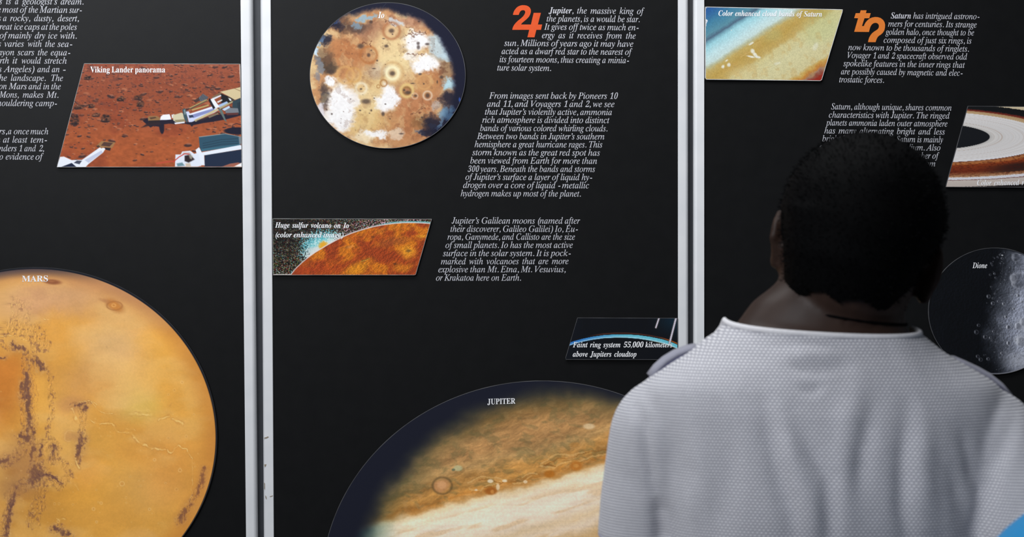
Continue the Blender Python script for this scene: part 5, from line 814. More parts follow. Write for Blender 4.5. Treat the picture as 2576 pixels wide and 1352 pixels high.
# --- large orange planet
def pic_mars(x, y):
    X = x*1.953; Y = (y-660)*1.953                  # coordinates of the left lower quarter
    p = Pic(X, Y, (218, 158, 70)); p.warp(30, 140, 2, 9)
    p.mix(ss(.45, .7, fbm(p.x, p.y, 300, 90, 4))*.35, (200, 136, 58)); p.mix(ss(.5, .72, fbm(p.x, p.y*1.3, 220, 97, 5))*.35, (222, 176, 116))
    for b in ((300,160,420,90,(196,148,106),.85),(150,230,180,60,(196,146,108),.6),(560,430,150,130,(216,172,118),.8),(700,250,240,80,(204,152,94),.7),(640,650,110,110,(218,178,108),.6),(700,710,80,70,(212,174,82),.7),
              (20,620,110,170,(186,112,44),.9),(60,520,90,70,(196,120,48),.7),(240,400,110,120,(208,148,70),.6),(420,600,140,90,(196,142,84),.6),(330,760,100,80,(224,170,96),.6),(480,880,160,60,(200,146,66),.7),(820,900,180,100,(204,142,66),.7),(700,1120,160,110,(218,164,90),.8),(350,1180,300,160,(206,146,58),.7),(860,1060,120,120,(206,140,66),.6),(560,1250,240,70,(210,150,66),.6),(960,600,120,200,(208,148,66),.6),(350,700,60,40,(190,132,80),.6),(120,1080,160,200,(176,120,56),.6),(150,160,100,40,(192,140,98),.5),(420,1010,100,80,(214,150,70),.6)):
        p.blob(*b[:5], a=b[5], soft=.8)
    n = fbm(p.wx, p.wy, 130, 7); p.mul(.95+.1*n); p.mul(.96+.08*fbm(X*.6+Y*.2, Y*1.4, 70, 70, 4))
    p.mix(ss(.5, .7, fbm(X*.7, Y*1.5, 200, 15, 4))*.3, (226, 182, 112))
    # canyon land: rough relief within bands along these courses
    C = [([(20,330),(60,320),(120,330),(180,340),(205,400)],46,1.),([(10,385),(60,420),(125,428),(140,440)],16,.7),([(135,440),(145,520),(150,600),(150,700),(140,800),(150,860),(170,930)],26,1.),
         ([(180,430),(200,500),(235,560),(245,620),(255,680),(255,760),(235,800),(225,860)],15,.9),([(250,640),(262,650)],18,1),([(210,900),(250,900),(280,920),(270,980)],36,1.),([(190,960),(190,1060),(120,1100),(60,1150)],44,1.),([(120,870),(90,940),(30,990)],40,.8),
         ([(60,1150),(50,1230),(20,1340)],34,.8),([(320,990),(345,1040),(300,1110),(220,1060)],26,.7),([(220,1070),(215,1150),(185,1230),(160,1290)],28,.9),([(245,1080),(235,1180),(205,1290)],12,.8),([(405,715),(400,780),(410,850),(405,920),(400,975)],22,.95),([(360,705),(440,705)],12,.8),
         ([(70,180),(110,200),(90,260),(40,300),(0,320)],30,.35),([(1010,1030),(990,1110),(950,1190),(900,1260)],22,.8),([(300,1290),(330,1330)],26,.6),([(50,190),(150,220),(130,280)],26,.3),([(125,620),(125,700),(100,860)],16,.8)]
    M = np.zeros_like(X); 
    for pts, wd, a in C:
        q = Pic(X, Y, (0, 0, 0)); q.wx, q.wy = p.wx, p.wy; M = np.maximum(M, a*ss(wd*1.15, wd*.35, q.pdist(pts, True)))
    def hgt(dx, dy):
        r = fbm(X+dx, (Y+dy)*.62, 17, 3, 4, .55); return 1-np.abs(2*r-1)*1.3
    e = hgt(0, 0)-hgt(1.6, 1.0)
    m2 = ss(.08, .55, M+(fbm(X, Y, 22, 19, 3)-.5)*.5)
    p.c = p.c*(1+np.clip(e*.75, -.26, .14)*m2)[..., None]
    D = [([(75,395),(90,425),(125,430)],12),([(0,463),(35,463)],6),([(185,490),(205,525)],16),([(125,610),(130,680),(148,640)],12),([(148,560),(150,700),(140,790),(120,850)],8),([(150,820),(160,850)],12),([(90,855),(130,870)],12),([(160,890),(163,960)],7),([(205,900),(200,940)],7),([(270,915),(262,975)],10),([(185,1000),(205,1050),(180,1075)],20),([(0,985),(35,975)],10),
         ([(405,860),(400,900),(405,940)],15),([(375,715),(420,710),(408,740)],9),([(280,1300),(300,1310),(345,1340)],14),([(1010,1020),(1000,1080),(975,1150)],10),([(60,1180),(40,1340)],12),([(940,1200),(890,1270)],14),([(230,1045),(310,1085)],5),([(90,1110),(60,1240)],6),([(140,1240),(160,1290)],0.1)]
    dn = fbm(X, Y, 9, 23, 4, .6)
    rg = np.abs(fbm(X*1.15, Y*.5, 20, 27, 5, .62)-.5)*4
    for pts, wd in D:
        q = p.pdist(pts, True); p.mix(ss(1.5, .55, q/(wd*1.3)+rg*1.15+(dn-.5)*1.1)*.85, (88, 60, 60)); p.mix(np.exp(-((q-wd*1.5)/(wd*.35+2))**2)*(dn > .5)*.3, (236, 190, 116)); p.mix(ss(wd*4, 0, q)*.26, (140, 92, 64))
    p.mix(m2*ss(.57, .72, fbm(X, Y, 11, 29, 3))*.5, (110, 74, 66)); p.mix(m2*ss(.6, .74, fbm(X, Y, 11, 41, 3))*.22, (226, 178, 104)); p.mix(m2*.14, (150, 100, 62))
    p.blob(100, 990, 90, 90, (146, 98, 66), .45, .8); p.blob(80, 1120, 100, 50, (140, 96, 66), .4, .8); p.blob(355, 850, 40, 22, (176, 124, 80), .5, .8); p.line([(395,825),(350,822),(322,840),(325,862),(350,872)], 3, (228, 180, 112), .5, True)
    # pale valleys
    vg = fbm(X, Y, 24, 301, 4, .6)
    for pts, w0 in (([(440,770),(500,790),(560,790),(590,830),(640,840),(680,890),(740,915),(810,915)], 5), ([(440,700),(480,735),(590,735)], 3), ([(640,740),(740,745)], 9), ([(820,915),(850,935),(890,905),(925,925),(945,960),(955,1040),(945,1120),(948,1190)], 3.5), ([(780,775),(830,755)], 5), ([(850,770),(905,800)], 6), ([(0,360),(50,350),(120,385),(205,385)], 1.6), ([(0,310),(70,250),(60,190)], 1.6), ([(40,290),(120,260),(150,240)], 1.4), ([(70,190),(130,230),(150,290)], 1.4), ([(180,275),(250,290)], 1.4), ([(340,710),(430,695),(480,705)], 2.2), ([(355,720),(375,780)], 5), ([(370,1085),(378,1110)], 5), ([(390,960),(400,995)], 8), ([(620,820),(660,830)], 4), ([(290,1250),(325,1265)], 5)):
        q = p.pdist(pts, True); br = .25+1.1*ss(.4, .62, vg); w1 = w0*.62; p.mix(np.exp(-(q/w1)**2)*.55*br, (238, 200, 124)); p.mix(np.exp(-((q-w1*1.9)/(w1*.8))**2)*.2*br, (160, 104, 52))
    for q in range(7): p.line([(118+q*9, 450), (122+q*9+q*2, 700), (128+q*7, 950)], 1.5, (140, 92, 60), .45, True)
    for k in range(5): p.line([(200, 1040), (250+k*18, 1020+k*22)], 2.2, (100, 66, 62), .55, True)
    # volcanoes
    p.spot(262, 97, 40, 12, (118, 66, 44), .9, .5, .08); p.spot(255, 95, 16, 4, (160, 104, 70), .6, .6)
    p.spot(566, 214, 46, 24, (158, 98, 50), .75, .6, .55); p.spot(566, 214, 36, 17, (190, 124, 58), .9, .4, .55); p.ring(562, 212, 9, 3, (226, 168, 96), .7, .8); p.ring(566, 214, 38, 4, (136, 82, 44), .5, .55); p.spot(520, 190, 30, 8, (160, 108, 70), .5, .7, .3)
    p.ring(735, 465, 14, 3, (222, 168, 88), .5, 1.5)
    R = random.Random(5)
    for k in range(110):
        cx = R.random()*1000; cy = 600+R.random()*750; r = 1.6+R.random()**3*6
        p.ring(cx, cy, r, 1.4, (236, 196, 124), .32); p.spot(cx+.8, cy+.8, r*.6, r*.6, (170, 114, 60), .3, .6)
    for cx, cy, r in ((603,1088,11),(887,1022,8),(762,970,6),(463,1212,7),(500,1183,6),(738,1213,6),(478,1275,5),(897,590,6),(290,1272,6)): p.ring(cx, cy, r, 2.0, (238, 198, 128), .5); p.spot(cx, cy, r*.7, r*.7, (192, 132, 68), .4, .5)
    p.mul(.975+.05*fbm(X, Y, 7, 61, 2))
    # limb and the dark rim of the sheet
    cx, cy, rx, ry = 91*1.953, (1100-660)*1.953, 456*1.953, 427*1.953
    d = np.hypot((X-cx)/rx, (Y-cy)/ry)
    p.mix(ss(.86, .995, d)*.45, (176, 106, 46)); 
    top = ss(.93, .995, d)*ss(.72, .98, -(Y-cy)/ry-(X-cx)/rx*.4)
    p.mix(top*.92, (30, 32, 44)); p.mix(ss(.90, .985, d)*ss(.5, .9, -(Y-cy)/ry)*.35, (150, 110, 96))
    d2 = np.hypot((X-cx+3)/rx, (Y-cy-5)/ry); p.mix(ss(.993, .998, d2)*ss(-.1, .3, (X-cx)/rx-(Y-cy)/ry), (20, 22, 30))
    return p.c
X, Y = disc_grid(91, 1100, 456, 427, 1.7, coarse=24)
T = print_mesh('photo_print', X, Y, pic_mars, 1.22, 'large round picture of an orange planet with dark canyons', 'picture', emat=M_core, edge=.8)
caption(T, [('r', 'MARS', 57, 709, 123.8, 708.6, dict(em=21.6, hs=1.1))])

# --- large banded planet
def pic_jupiter(x, y):
    X = (x-800)*3.0667; Y = (y-930)*3.0667
    p = Pic(X, Y, (168, 122, 70)); p.warp(34, 130, 4)
    yb = np.interp(X, [0, 300, 500, 800, 1200, 1500, 1800, 2260, 3000, 4000], [1320, 1215, 1160, 1090, 975, 905, 838, 690, 480, 250])
    s = Y-yb; sw = s+(fbm(X+.3*Y, Y*1.6, 110, 6, 4)-.5)*60
    st = [(-900,(84,68,44)),(-700,(140,98,54)),(-560,(158,110,62)),(-430,(176,130,80)),(-330,(168,124,76)),(-240,(178,138,86)),(-150,(170,122,64)),(-80,(184,132,68)),(-30,(176,118,54)),(0,(190,140,80)),(30,(226,198,154)),(80,(238,216,186)),(200,(236,216,192)),(300,(228,206,180)),(360,(218,190,152)),(430,(226,202,174)),(520,(206,170,122)),(650,(196,152,100)),(900,(224,200,170)),(1300,(190,150,104)),(1700,(222,198,168)),(2400,(150,112,70)),(3200,(80,64,44))]
    K = [a for a, b in st]; p.c = np.stack([np.interp(sw, K, [b[k] for a, b in st]) for k in range(3)], -1)
    u = X+.28*Y; v = Y+.28*X
    st1 = fbm(u, v*4, 260, 31, 5); p.mul(np.where(s > 20, .93+.14*st1, 1)); p.mix(ss(.55, .7, fbm(u, v*4.5, 300, 36, 4))*ss(60, 140, s)*.45, (206, 166, 116))
    n = fbm(p.wx*.7, p.wy*2.0+p.wx*.55, 120, 41, 5); n2 = fbm(p.wx*.7+5, p.wy*2.0+p.wx*.55+9, 120, 41, 5); band = ss(10, -30, s)
    p.mul(1+band*np.clip((n-.5)*.5, -.2, .2)); p.mul(1+band*np.clip((n-n2)*1.0, -.1, .1)); p.mix(band*ss(.5, .72, fbm(p.wx, p.wy*1.8, 70, 47, 4))*.34, (92, 90, 58)); p.mix(band*ss(.55, .72, fbm(p.wx, p.wy*1.8, 60, 59, 4))*.26, (204, 156, 100))
    # swirls along the boundary
    for pts in ([(1160,870),(1250,830),(1380,830),(1440,860)], [(1180,920),(1260,950),(1330,900),(1400,870)], [(1440,860),(1540,830),(1620,790),(1700,800)], [(1720,720),(1780,680),(1900,640),(2040,625)], [(1720,740),(1800,750),(1880,720),(1960,700)], [(2000,700),(2100,660),(2220,640)], [(1500,870),(1580,860),(1640,820)]):
        p.line(pts, 12, (216, 172, 108), .5, True)
    for pts in ([(1740,740),(1840,690),(1960,660),(2080,620),(2260,600)], [(1290,930),(1380,900),(1480,850),(1560,820)], [(1240,860),(1330,850),(1400,880)], [(1740,730),(1820,740)]): p.line(pts, 9, (136, 86, 36), .5, True)
    for cx, cy, a, b, c, al in ((1785,805,42,27,(172,104,34),.95),(1990,742,46,36,(180,112,44),.95),(1335,936,46,30,(158,90,32),.9),(1345,942,14,16,(206,140,70),.7),(1990,742,22,14,(206,146,74),.6),(2090,438,44,22,(214,184,140),.85),(960,895,62,54,(186,132,84),.9),(955,890,34,30,(206,152,104),.8),(1980,580,40,20,(176,122,60),.6),(2230,500,30,20,(192,140,80),.6),(1080,760,34,22,(176,178,136),.7),(720,822,18,18,(170,140,90),.7),(1045,772,14,10,(60,84,70),.6),(1330,860,22,14,(240,222,190),.8),(1440,858,20,10,(240,222,190),.8),(1388,905,14,26,(236,214,178),.7),(1600,865,16,12,(236,214,178),.7),(1220,928,12,8,(236,214,178),.7)):
        p.blob(cx, cy, a, b, c, al, .35, warp=a > 40 and cx < 1000)
    p.ring(960, 895, 74, 10, (84, 66, 40), .55, .86)
    p.mul(.98+.04*vn(X*0, Y/7, 3)); p.mul(.95+.1*fbm(X, Y, 12, 88, 2))
    d = np.hypot((X-1930)/1640, (Y-1720)/1560)+(fbm(X, Y, 160, 95, 3)-.5)*.05
    gz = ss(.82, .99, d); sm = ss(-20, 60, s); p.mix(gz*.65*(1-sm), (78, 76, 48)); p.mix(gz*.75*sm, (104, 134, 116)); p.mix(ss(.93, 1.03, d)*.7*sm, (34, 74, 72)); p.mix(ss(.93, 1.03, d)*.6*(1-sm), (40, 48, 44)); p.mix(ss(.915, 1.05, d), (21, 23, 35))
    return p.c
X, Y = disc_grid(1364, 1478, 555, 519.6, 1.7, vx=(800, 1720), coarse=24); X = np.minimum(X, 1704.6)
T = print_mesh('photo_print', X, Y, pic_jupiter, 1.25, 'large round picture of a banded brown and cream planet', 'picture', emat=M_edge2, edge=.8)
caption(T, [('r', 'JUPITER', 1226.4, 1017.6, 1296.3, 1015.6, dict(em=20.6, hs=.84))])

# ------------------------------------------------------------------ people
def tube(bm, pts, seg=20, cap=True):
    """pts: (centre, radius_x, radius_y) rings swept along a path; radii in the frame across the path"""
    rings = []
    for i, (c, ra, rb) in enumerate(pts):
        c = Vector(c); d = (Vector(pts[min(i+1, len(pts)-1)][0])-Vector(pts[max(i-1, 0)][0])).normalized()
        u = Vector((1, 0, 0))-d*d.x
        if u.length < .2: u = Vector((0, 1, 0))-d*d.y
        u.normalize(); v = d.cross(u)
        rings.append([bm.verts.new(c+u*ra*math.cos(a)+v*rb*math.sin(a)) for a in [2*math.pi*k/seg for k in range(seg)]])
    for a, b in zip(rings[:-1], rings[1:]):
        for k in range(seg): bm.faces.new((a[k], a[(k+1) % seg], b[(k+1) % seg], b[k]))
    if cap: bm.faces.new(rings[0][::-1]); bm.faces.new(rings[-1])
    return rings
def loft(bm, rings, seg=48, ex=2.3):
    """horizontal superellipse rings (cx, cy, z, half width, half depth)"""
    R = []; out = []
    for i in range(len(rings)-1):                     # smooth interpolation between the given rings
        q = [np.array(rings[min(max(j, 0), len(rings)-1)]) for j in (i-1, i, i+1, i+2)]
        for t in (0, .25, .5, .75):
            h = .5*(2*q[1]+(q[2]-q[0])*t+(2*q[0]-5*q[1]+4*q[2]-q[3])*t*t+(3*q[1]-q[0]-3*q[2]+q[3])*t**3)
            h[2] = q[1][2]*(1-t)+q[2][2]*t; out.append(h)
    out.append(np.array(rings[-1]))
    for cx, cy, z, a, b in out:
        r = []
        for k in range(seg):
            t = 2*math.pi*k/seg; c, s = math.cos(t), math.sin(t)
            r.append(bm.verts.new((cx+a*math.copysign(abs(c)**(2/ex), c), cy+b*math.copysign(abs(s)**(2/ex), s), z)))
        R.append(r)
    for a, b in zip(R[:-1], R[1:]):
        for k in range(seg): bm.faces.new((a[k], a[(k+1) % seg], b[(k+1) % seg], b[k]))
    bm.faces.new(R[0][::-1]); bm.faces.new(R[-1])
def ball(bm, c, r, rot=None, seg=24):
    m = Matrix.Translation(c) @ (rot or Matrix.Identity(4)) @ Matrix.Diagonal((*r, 1))
    bmesh.ops.create_uvsphere(bm, u_segments=seg, v_segments=seg//2+2, radius=1, matrix=m)
def remesh(bm, voxel, sm=3, fac=.5):
    bmesh.ops.recalc_face_normals(bm, faces=bm.faces)
    me = bm_mesh('tmp', bm); o = bpy.data.objects.new('tmp', me); COL.objects.link(o)
    m = o.modifiers.new('r', 'REMESH'); m.mode = 'VOXEL'; m.voxel_size = voxel; m.use_smooth_shade = True
    if sm: k = o.modifiers.new('s', 'SMOOTH'); k.factor = fac; k.iterations = sm
    dg = bpy.context.evaluated_depsgraph_get(); r = bpy.data.meshes.new_from_object(o.evaluated_get(dg))
    bpy.data.objects.remove(o); bpy.data.meshes.remove(me); return r
def get_co(me):
    a = np.empty(len(me.vertices)*3); me.vertices.foreach_get('co', a); return a.reshape(-1, 3)
def set_co(me, a): me.vertices.foreach_set('co', a.ravel()); me.update()
def get_no(me):
    a = np.empty(len(me.vertices)*3); me.vertices.foreach_get('normal', a); return a.reshape(-1, 3)

M_skin = plain('dark brown skin', (.026, .0135, .0095), (.034, .018, .0125), 30, rough=.5, spec=.22, bump=.05)
M_hair = plain('black cropped hair', (.0012, .0012, .0014), (.002, .002, .0022), 200, rough=.7, spec=.04)
M_trou = plain('dark blue denim', (.020, .028, .050), (.035, .045, .075), 220, rough=.85, spec=.1, bump=.1)
M_shoe = plain('black leather', (.012, .012, .013), (.02, .02, .021), 40, rough=.45, spec=.4)
M_sole = plain('white rubber', (.6, .6, .58), (.66, .66, .64), 40, rough=.7, spec=.2)
M_eye = plain('eye white', (.7, .68, .64), (.75, .73, .7), 50, rough=.2, spec=.5)
M_iris = plain('dark brown iris', (.02, .012, .008), (.03, .018, .01), 200, rough=.2, spec=.5)
def knit(name, base, hole, wx=.0042, wz=.0028, contrast=1.):
    N = Nodes(name, rough=.9, spec=.12)
    at = N.n('ShaderNodeAttribute', attribute_name='cloth')
    b = N.n('ShaderNodeTexBrick'); b.offset = .5; b.inputs['Scale'].default_value = 1
    b.inputs['Brick Width'].default_value = wx; b.inputs['Row Height'].default_value = wz
    b.inputs['Mortar Size'].default_value = wz*.27; b.inputs['Mortar Smooth'].default_value = .9
    b.inputs['Color1'].default_value = (*base, 1); b.inputs['Color2'].default_value = (*[c*.93 for c in base], 1); b.inputs['Mortar'].default_value = (*hole, 1)
    N.l(at.outputs['Vector'], b.inputs['Vector'])
    nz = N.noise(9, 4); mr = N.n('ShaderNodeMapRange'); mr.inputs[3].default_value = .95; mr.inputs[4].default_value = 1.05
    N.l(nz.outputs['Fac'], mr.inputs[0]); sc = N.n('ShaderNodeVectorMath', operation='SCALE'); N.l(b.outputs['Color'], sc.inputs[0]); N.l(mr.outputs[0], sc.inputs['Scale'])
    N.l(sc.outputs[0], N.b.inputs['Base Color'])
    iv = N.n('ShaderNodeMath', operation='SUBTRACT'); iv.inputs[0].default_value = 1; N.l(b.outputs['Fac'], iv.inputs[1]); N.bump(iv.outputs[0], .8*contrast, .0008)
    N.b.inputs['Sheen Weight'].default_value = .15
    return N.m
M_knit = knit('grey waffle knit', (.72, .715, .735), (.28, .28, .335))
M_band = plain('pale cotton band', (.66, .65, .67), (.72, .71, .73), 300, rough=.9, spec=.1)
M_navy = plain('dark seam thread', (.06, .06, .11), (.10, .10, .16), 300, rough=.9, spec=.1)
M_blue = knit('bright blue cotton', (.012, .24, .52), (.010, .21, .48), .0016, .0011, .3)

# body frame: origin between the feet, x right, y towards the boards, z up (metres)
BH = Vector((.032, .012, 1.596))                      # centre of the head, level with the ears
ROLL = Matrix.Rotation(math.radians(11), 4, 'Y')       # the head leans to the right
HM = Matrix.Translation(BH) @ ROLL @ Matrix.Rotation(math.radians(-8), 4, 'Z')
def hp(x, y, z): return HM @ Vector((x, y, z))
ARM_L = [(-.154, -.004, 1.410), (-.167, .002, 1.34), (-.196, .02, 1.12), (-.205, .07, .90)]
ARM_R = [(.150, -.018, 1.400), (.185, -.064, 1.33), (.232, -.085, 1.12), (.238, .0, .90)]
def arm(bm, A, extra, last=None):
    P = [Vector(p) for p in A]; rr = [.050, .047, .040, .029]
    pts = []
    for i in range(3):
        for k in range(5):
            t = k/5; c = P[i].lerp(P[i+1], t); r = rr[i]*(1-t)+rr[i+1]*t
            if i == 2: r += .006*math.sin(min(1, t*1.6)*math.pi)*.9
            pts.append((c, r+extra, (r+extra)*1.04))
    pts.append((P[3], rr[3]+extra, rr[3]*.8+extra))
    if last: pts = pts[:last]
    tube(bm, pts); ball(bm, P[0]+Vector((0, 0, -.002)), (rr[0]+extra,)*3)
def hand(bm, wrist, side):
    """relaxed hand hanging from the wrist: palm, four unequal bent fingers and a thumb"""
    w = Vector(wrist)
    def pt(f, o, d): return w+Vector((side*o, f, -d))  # f forward, o outward, d down
    tube(bm, [(pt(0, 0, -.02), .021, .028), (pt(0, 0, .01), .019, .030), (pt(.004, 0, .045), .017, .038), (pt(.006, -.002, .085), .014, .040), (pt(.006, -.004, .098), .011, .036)], 16)
    for k, (f, L) in enumerate(((.034, .072), (.013, .082), (-.009, .076), (-.030, .060))):
        a = pt(f*.95+.006, -.003, .085); b = pt(f*1.08+.008, -.006, .095+L*.42); c = pt(f*1.05+.010, -.016, .095+L*.74); d = pt(f*1.0+.010, -.030, .095+L*.93)
        tube(bm, [(a, .0095, .0095), (b, .0088, .0088), (c, .0078, .0078), (d, .0062, .0062)], 10); ball(bm, d, (.0064,)*3, seg=10); ball(bm, b, (.0092,)*3, seg=10)
    tube(bm, [(pt(.020, 0, .018), .013, .013), (pt(.044, -.006, .045), .011, .011), (pt(.052, -.014, .072), .0095, .0095), (pt(.054, -.022, .094), .0075, .0075)], 10); ball(bm, pt(.054, -.022, .094), (.0076,)*3, seg=10)
def torso(bm, e, hemz, flare=0.):
    loft(bm, [(0, .0, hemz, .168+e+flare, .108+e+flare), (0, .004, 1.05, .150+e*1.4+flare, .094+e), (0, .006, 1.16, .155+e, .094+e), (0, .002, 1.26, .166+e, .103+e), (0, -.005, 1.34, .166+e, .115+e),
              (-.002, -.008, 1.40, .166+e, .108+e), (-.006, -.010, 1.44, .171+e, .096+e), (-.008, -.010, 1.465, .166+e, .086+e), (-.011, -.009, 1.485, .136+e, .077+e), (-.010, -.007, 1.502, .108+e, .068+e), (-.007, -.004, 1.520, .084+e, .060+e)])
def make_body():
    bm = bmesh.new()
    torso(bm, 0, .93)
    tube(bm, [((.000, -.006, 1.47), .100, .062), ((.002, -.005, 1.505), .098, .062), ((.007, -.003, 1.524), .083, .060), ((.013, 0, 1.542), .069, .059), ((.018, .004, 1.56), .064, .060), ((.022, .008, 1.60), .062, .060)], 28)
    arm(bm, ARM_L, 0); arm(bm, ARM_R, 0); hand(bm, ARM_L[3], -1); hand(bm, ARM_R[3], 1)
    loft(bm, [(0, 0, .86, .160, .11), (0, .0, .94, .170, .112), (0, 0, .99, .160, .105)])
    for s in (-1, 1):
        tube(bm, [((s*.085, 0, .93), .085, .10), ((s*.095, .005, .70), .074, .082), ((s*.10, .01, .50), .054, .058), ((s*.102, -.005, .36), .052, .058), ((s*.105, -.01, .20), .038, .042), ((s*.108, -.01, .09), .033, .04), ((s*.11, -.005, .06), .034, .045)])
        loft(bm, [(s*.115, .04, .018, .036, .115), (s*.115, .04, .04, .038, .11), (s*.112, .015, .075, .034, .07)], 24)
    # head: cranium, face, jaw, features and ears
    ball(bm, hp(0, -.014, .034), (.073, .092, .082), ROLL)
    for (x, y, z, a, b, c) in ((0, .022, -.02, .066, .072, .075), (0, .038, -.066, .048, .05, .042), (0, .066, -.092, .022, .02, .018), (0, -.03, -.03, .062, .06, .06), (0, .078, .018, .055, .012, .010)):
        ball(bm, hp(x, y, z), (a, b, c), ROLL)
    tube(bm, [(hp(0, .082, .012), .008, .007), (hp(0, .096, -.014), .011, .010), (hp(0, .100, -.026), .017, .012), (hp(0, .086, -.034), .014, .008)], 12)
    ball(bm, hp(0, .090, -.052), (.024, .009, .0065), ROLL); ball(bm, hp(0, .088, -.063), (.021, .009, .007), ROLL)
    for s in (-1, 1):
        ball(bm, hp(s*.052, .055, -.018), (.014, .018, .014), ROLL)
        er = ROLL @ Matrix.Rotation(math.radians(s*26), 4, 'Z') @ Matrix.Rotation(math.radians(-8), 4, 'X')
        ez = .0 if s < 0 else -.008; ball(bm, hp(s*.0755, -.006, .004+ez), (.0075, .017, .029), er); ball(bm, hp(s*.081, -.016, .010+ez), (.0055, .010, .022), er); ball(bm, hp(s*.076, -.003, -.022+ez), (.006, .010, .010), er)
    me = remesh(bm, .0042, 4)
    co = get_co(me)                                   # eye sockets pressed in
    for s in (-1, 1):
        e = np.array(hp(s*.032, .088, .000)); d = np.linalg.norm(co-e, axis=1); n = get_no(me); co -= n*(.007*np.exp(-(d/.014)**2))[:, None]
    set_co(me, co); return smooth(me)
def make_hair(rng):
    bm = bmesh.new()
    ball(bm, hp(0, -.016, .034), (.081, .099, .0875), ROLL, 40)
    tube(bm, [(hp(0, -.034, .03), .078, .078), (hp(.0, -.036, -.008), .0725, .072), (hp(-.001, -.030, -.036), .066, .062), (hp(-.004, -.022, -.062), .058, .052)], 32)
    me = remesh(bm, .004, 3); inv = HM.inverted()
    b2 = bmesh.new(); b2.from_mesh(me); kill = []
    for v in b2.verts:
        q = inv @ v.co
        if q.x > 0: q.x *= 1-.13*float(ss(.035, -.02, q.z)); v.co = HM @ q
    for f in b2.faces:
        p = inv @ f.calc_center_median()
        edge = -.050 if p.y < -.01 else (-.012 if p.y < .028 else .055+max(0, p.y-.05)*.2)
        if p.z < edge+.003*math.sin(p.x*160) or (p.y > .03 and p.z < .058): kill.append(f)
    bmesh.ops.delete(b2, geom=kill, context='FACES')
    loose = [v for v in b2.verts if not v.link_faces]; bmesh.ops.delete(b2, geom=loose, context='VERTS')
    fs = [f for f in b2.faces]; ctr = [(f.calc_center_median(), f.normal.copy()) for f in fs]
    for k in range(9000):                              # short tight curls standing off the scalp
        c, n = ctr[rng.randrange(len(ctr))]
        j = Vector((rng.uniform(-1, 1), rng.uniform(-1, 1), rng.uniform(-1, 1)))*.0025
        t = n.cross(Vector((rng.uniform(-1, 1), rng.uniform(-1, 1), rng.uniform(-1, 1)))).normalized()*.0006
        tip = c+j+n*rng.uniform(.001, .0035)+Vector((rng.uniform(-1, 1), rng.uniform(-1, 1), rng.uniform(-1, 1)))*.002
        b2.faces.new([b2.verts.new(c+j-t), b2.verts.new(c+j+t), b2.verts.new(tip)])
    bpy.data.meshes.remove(me); return smooth(bm_mesh('hair', b2))

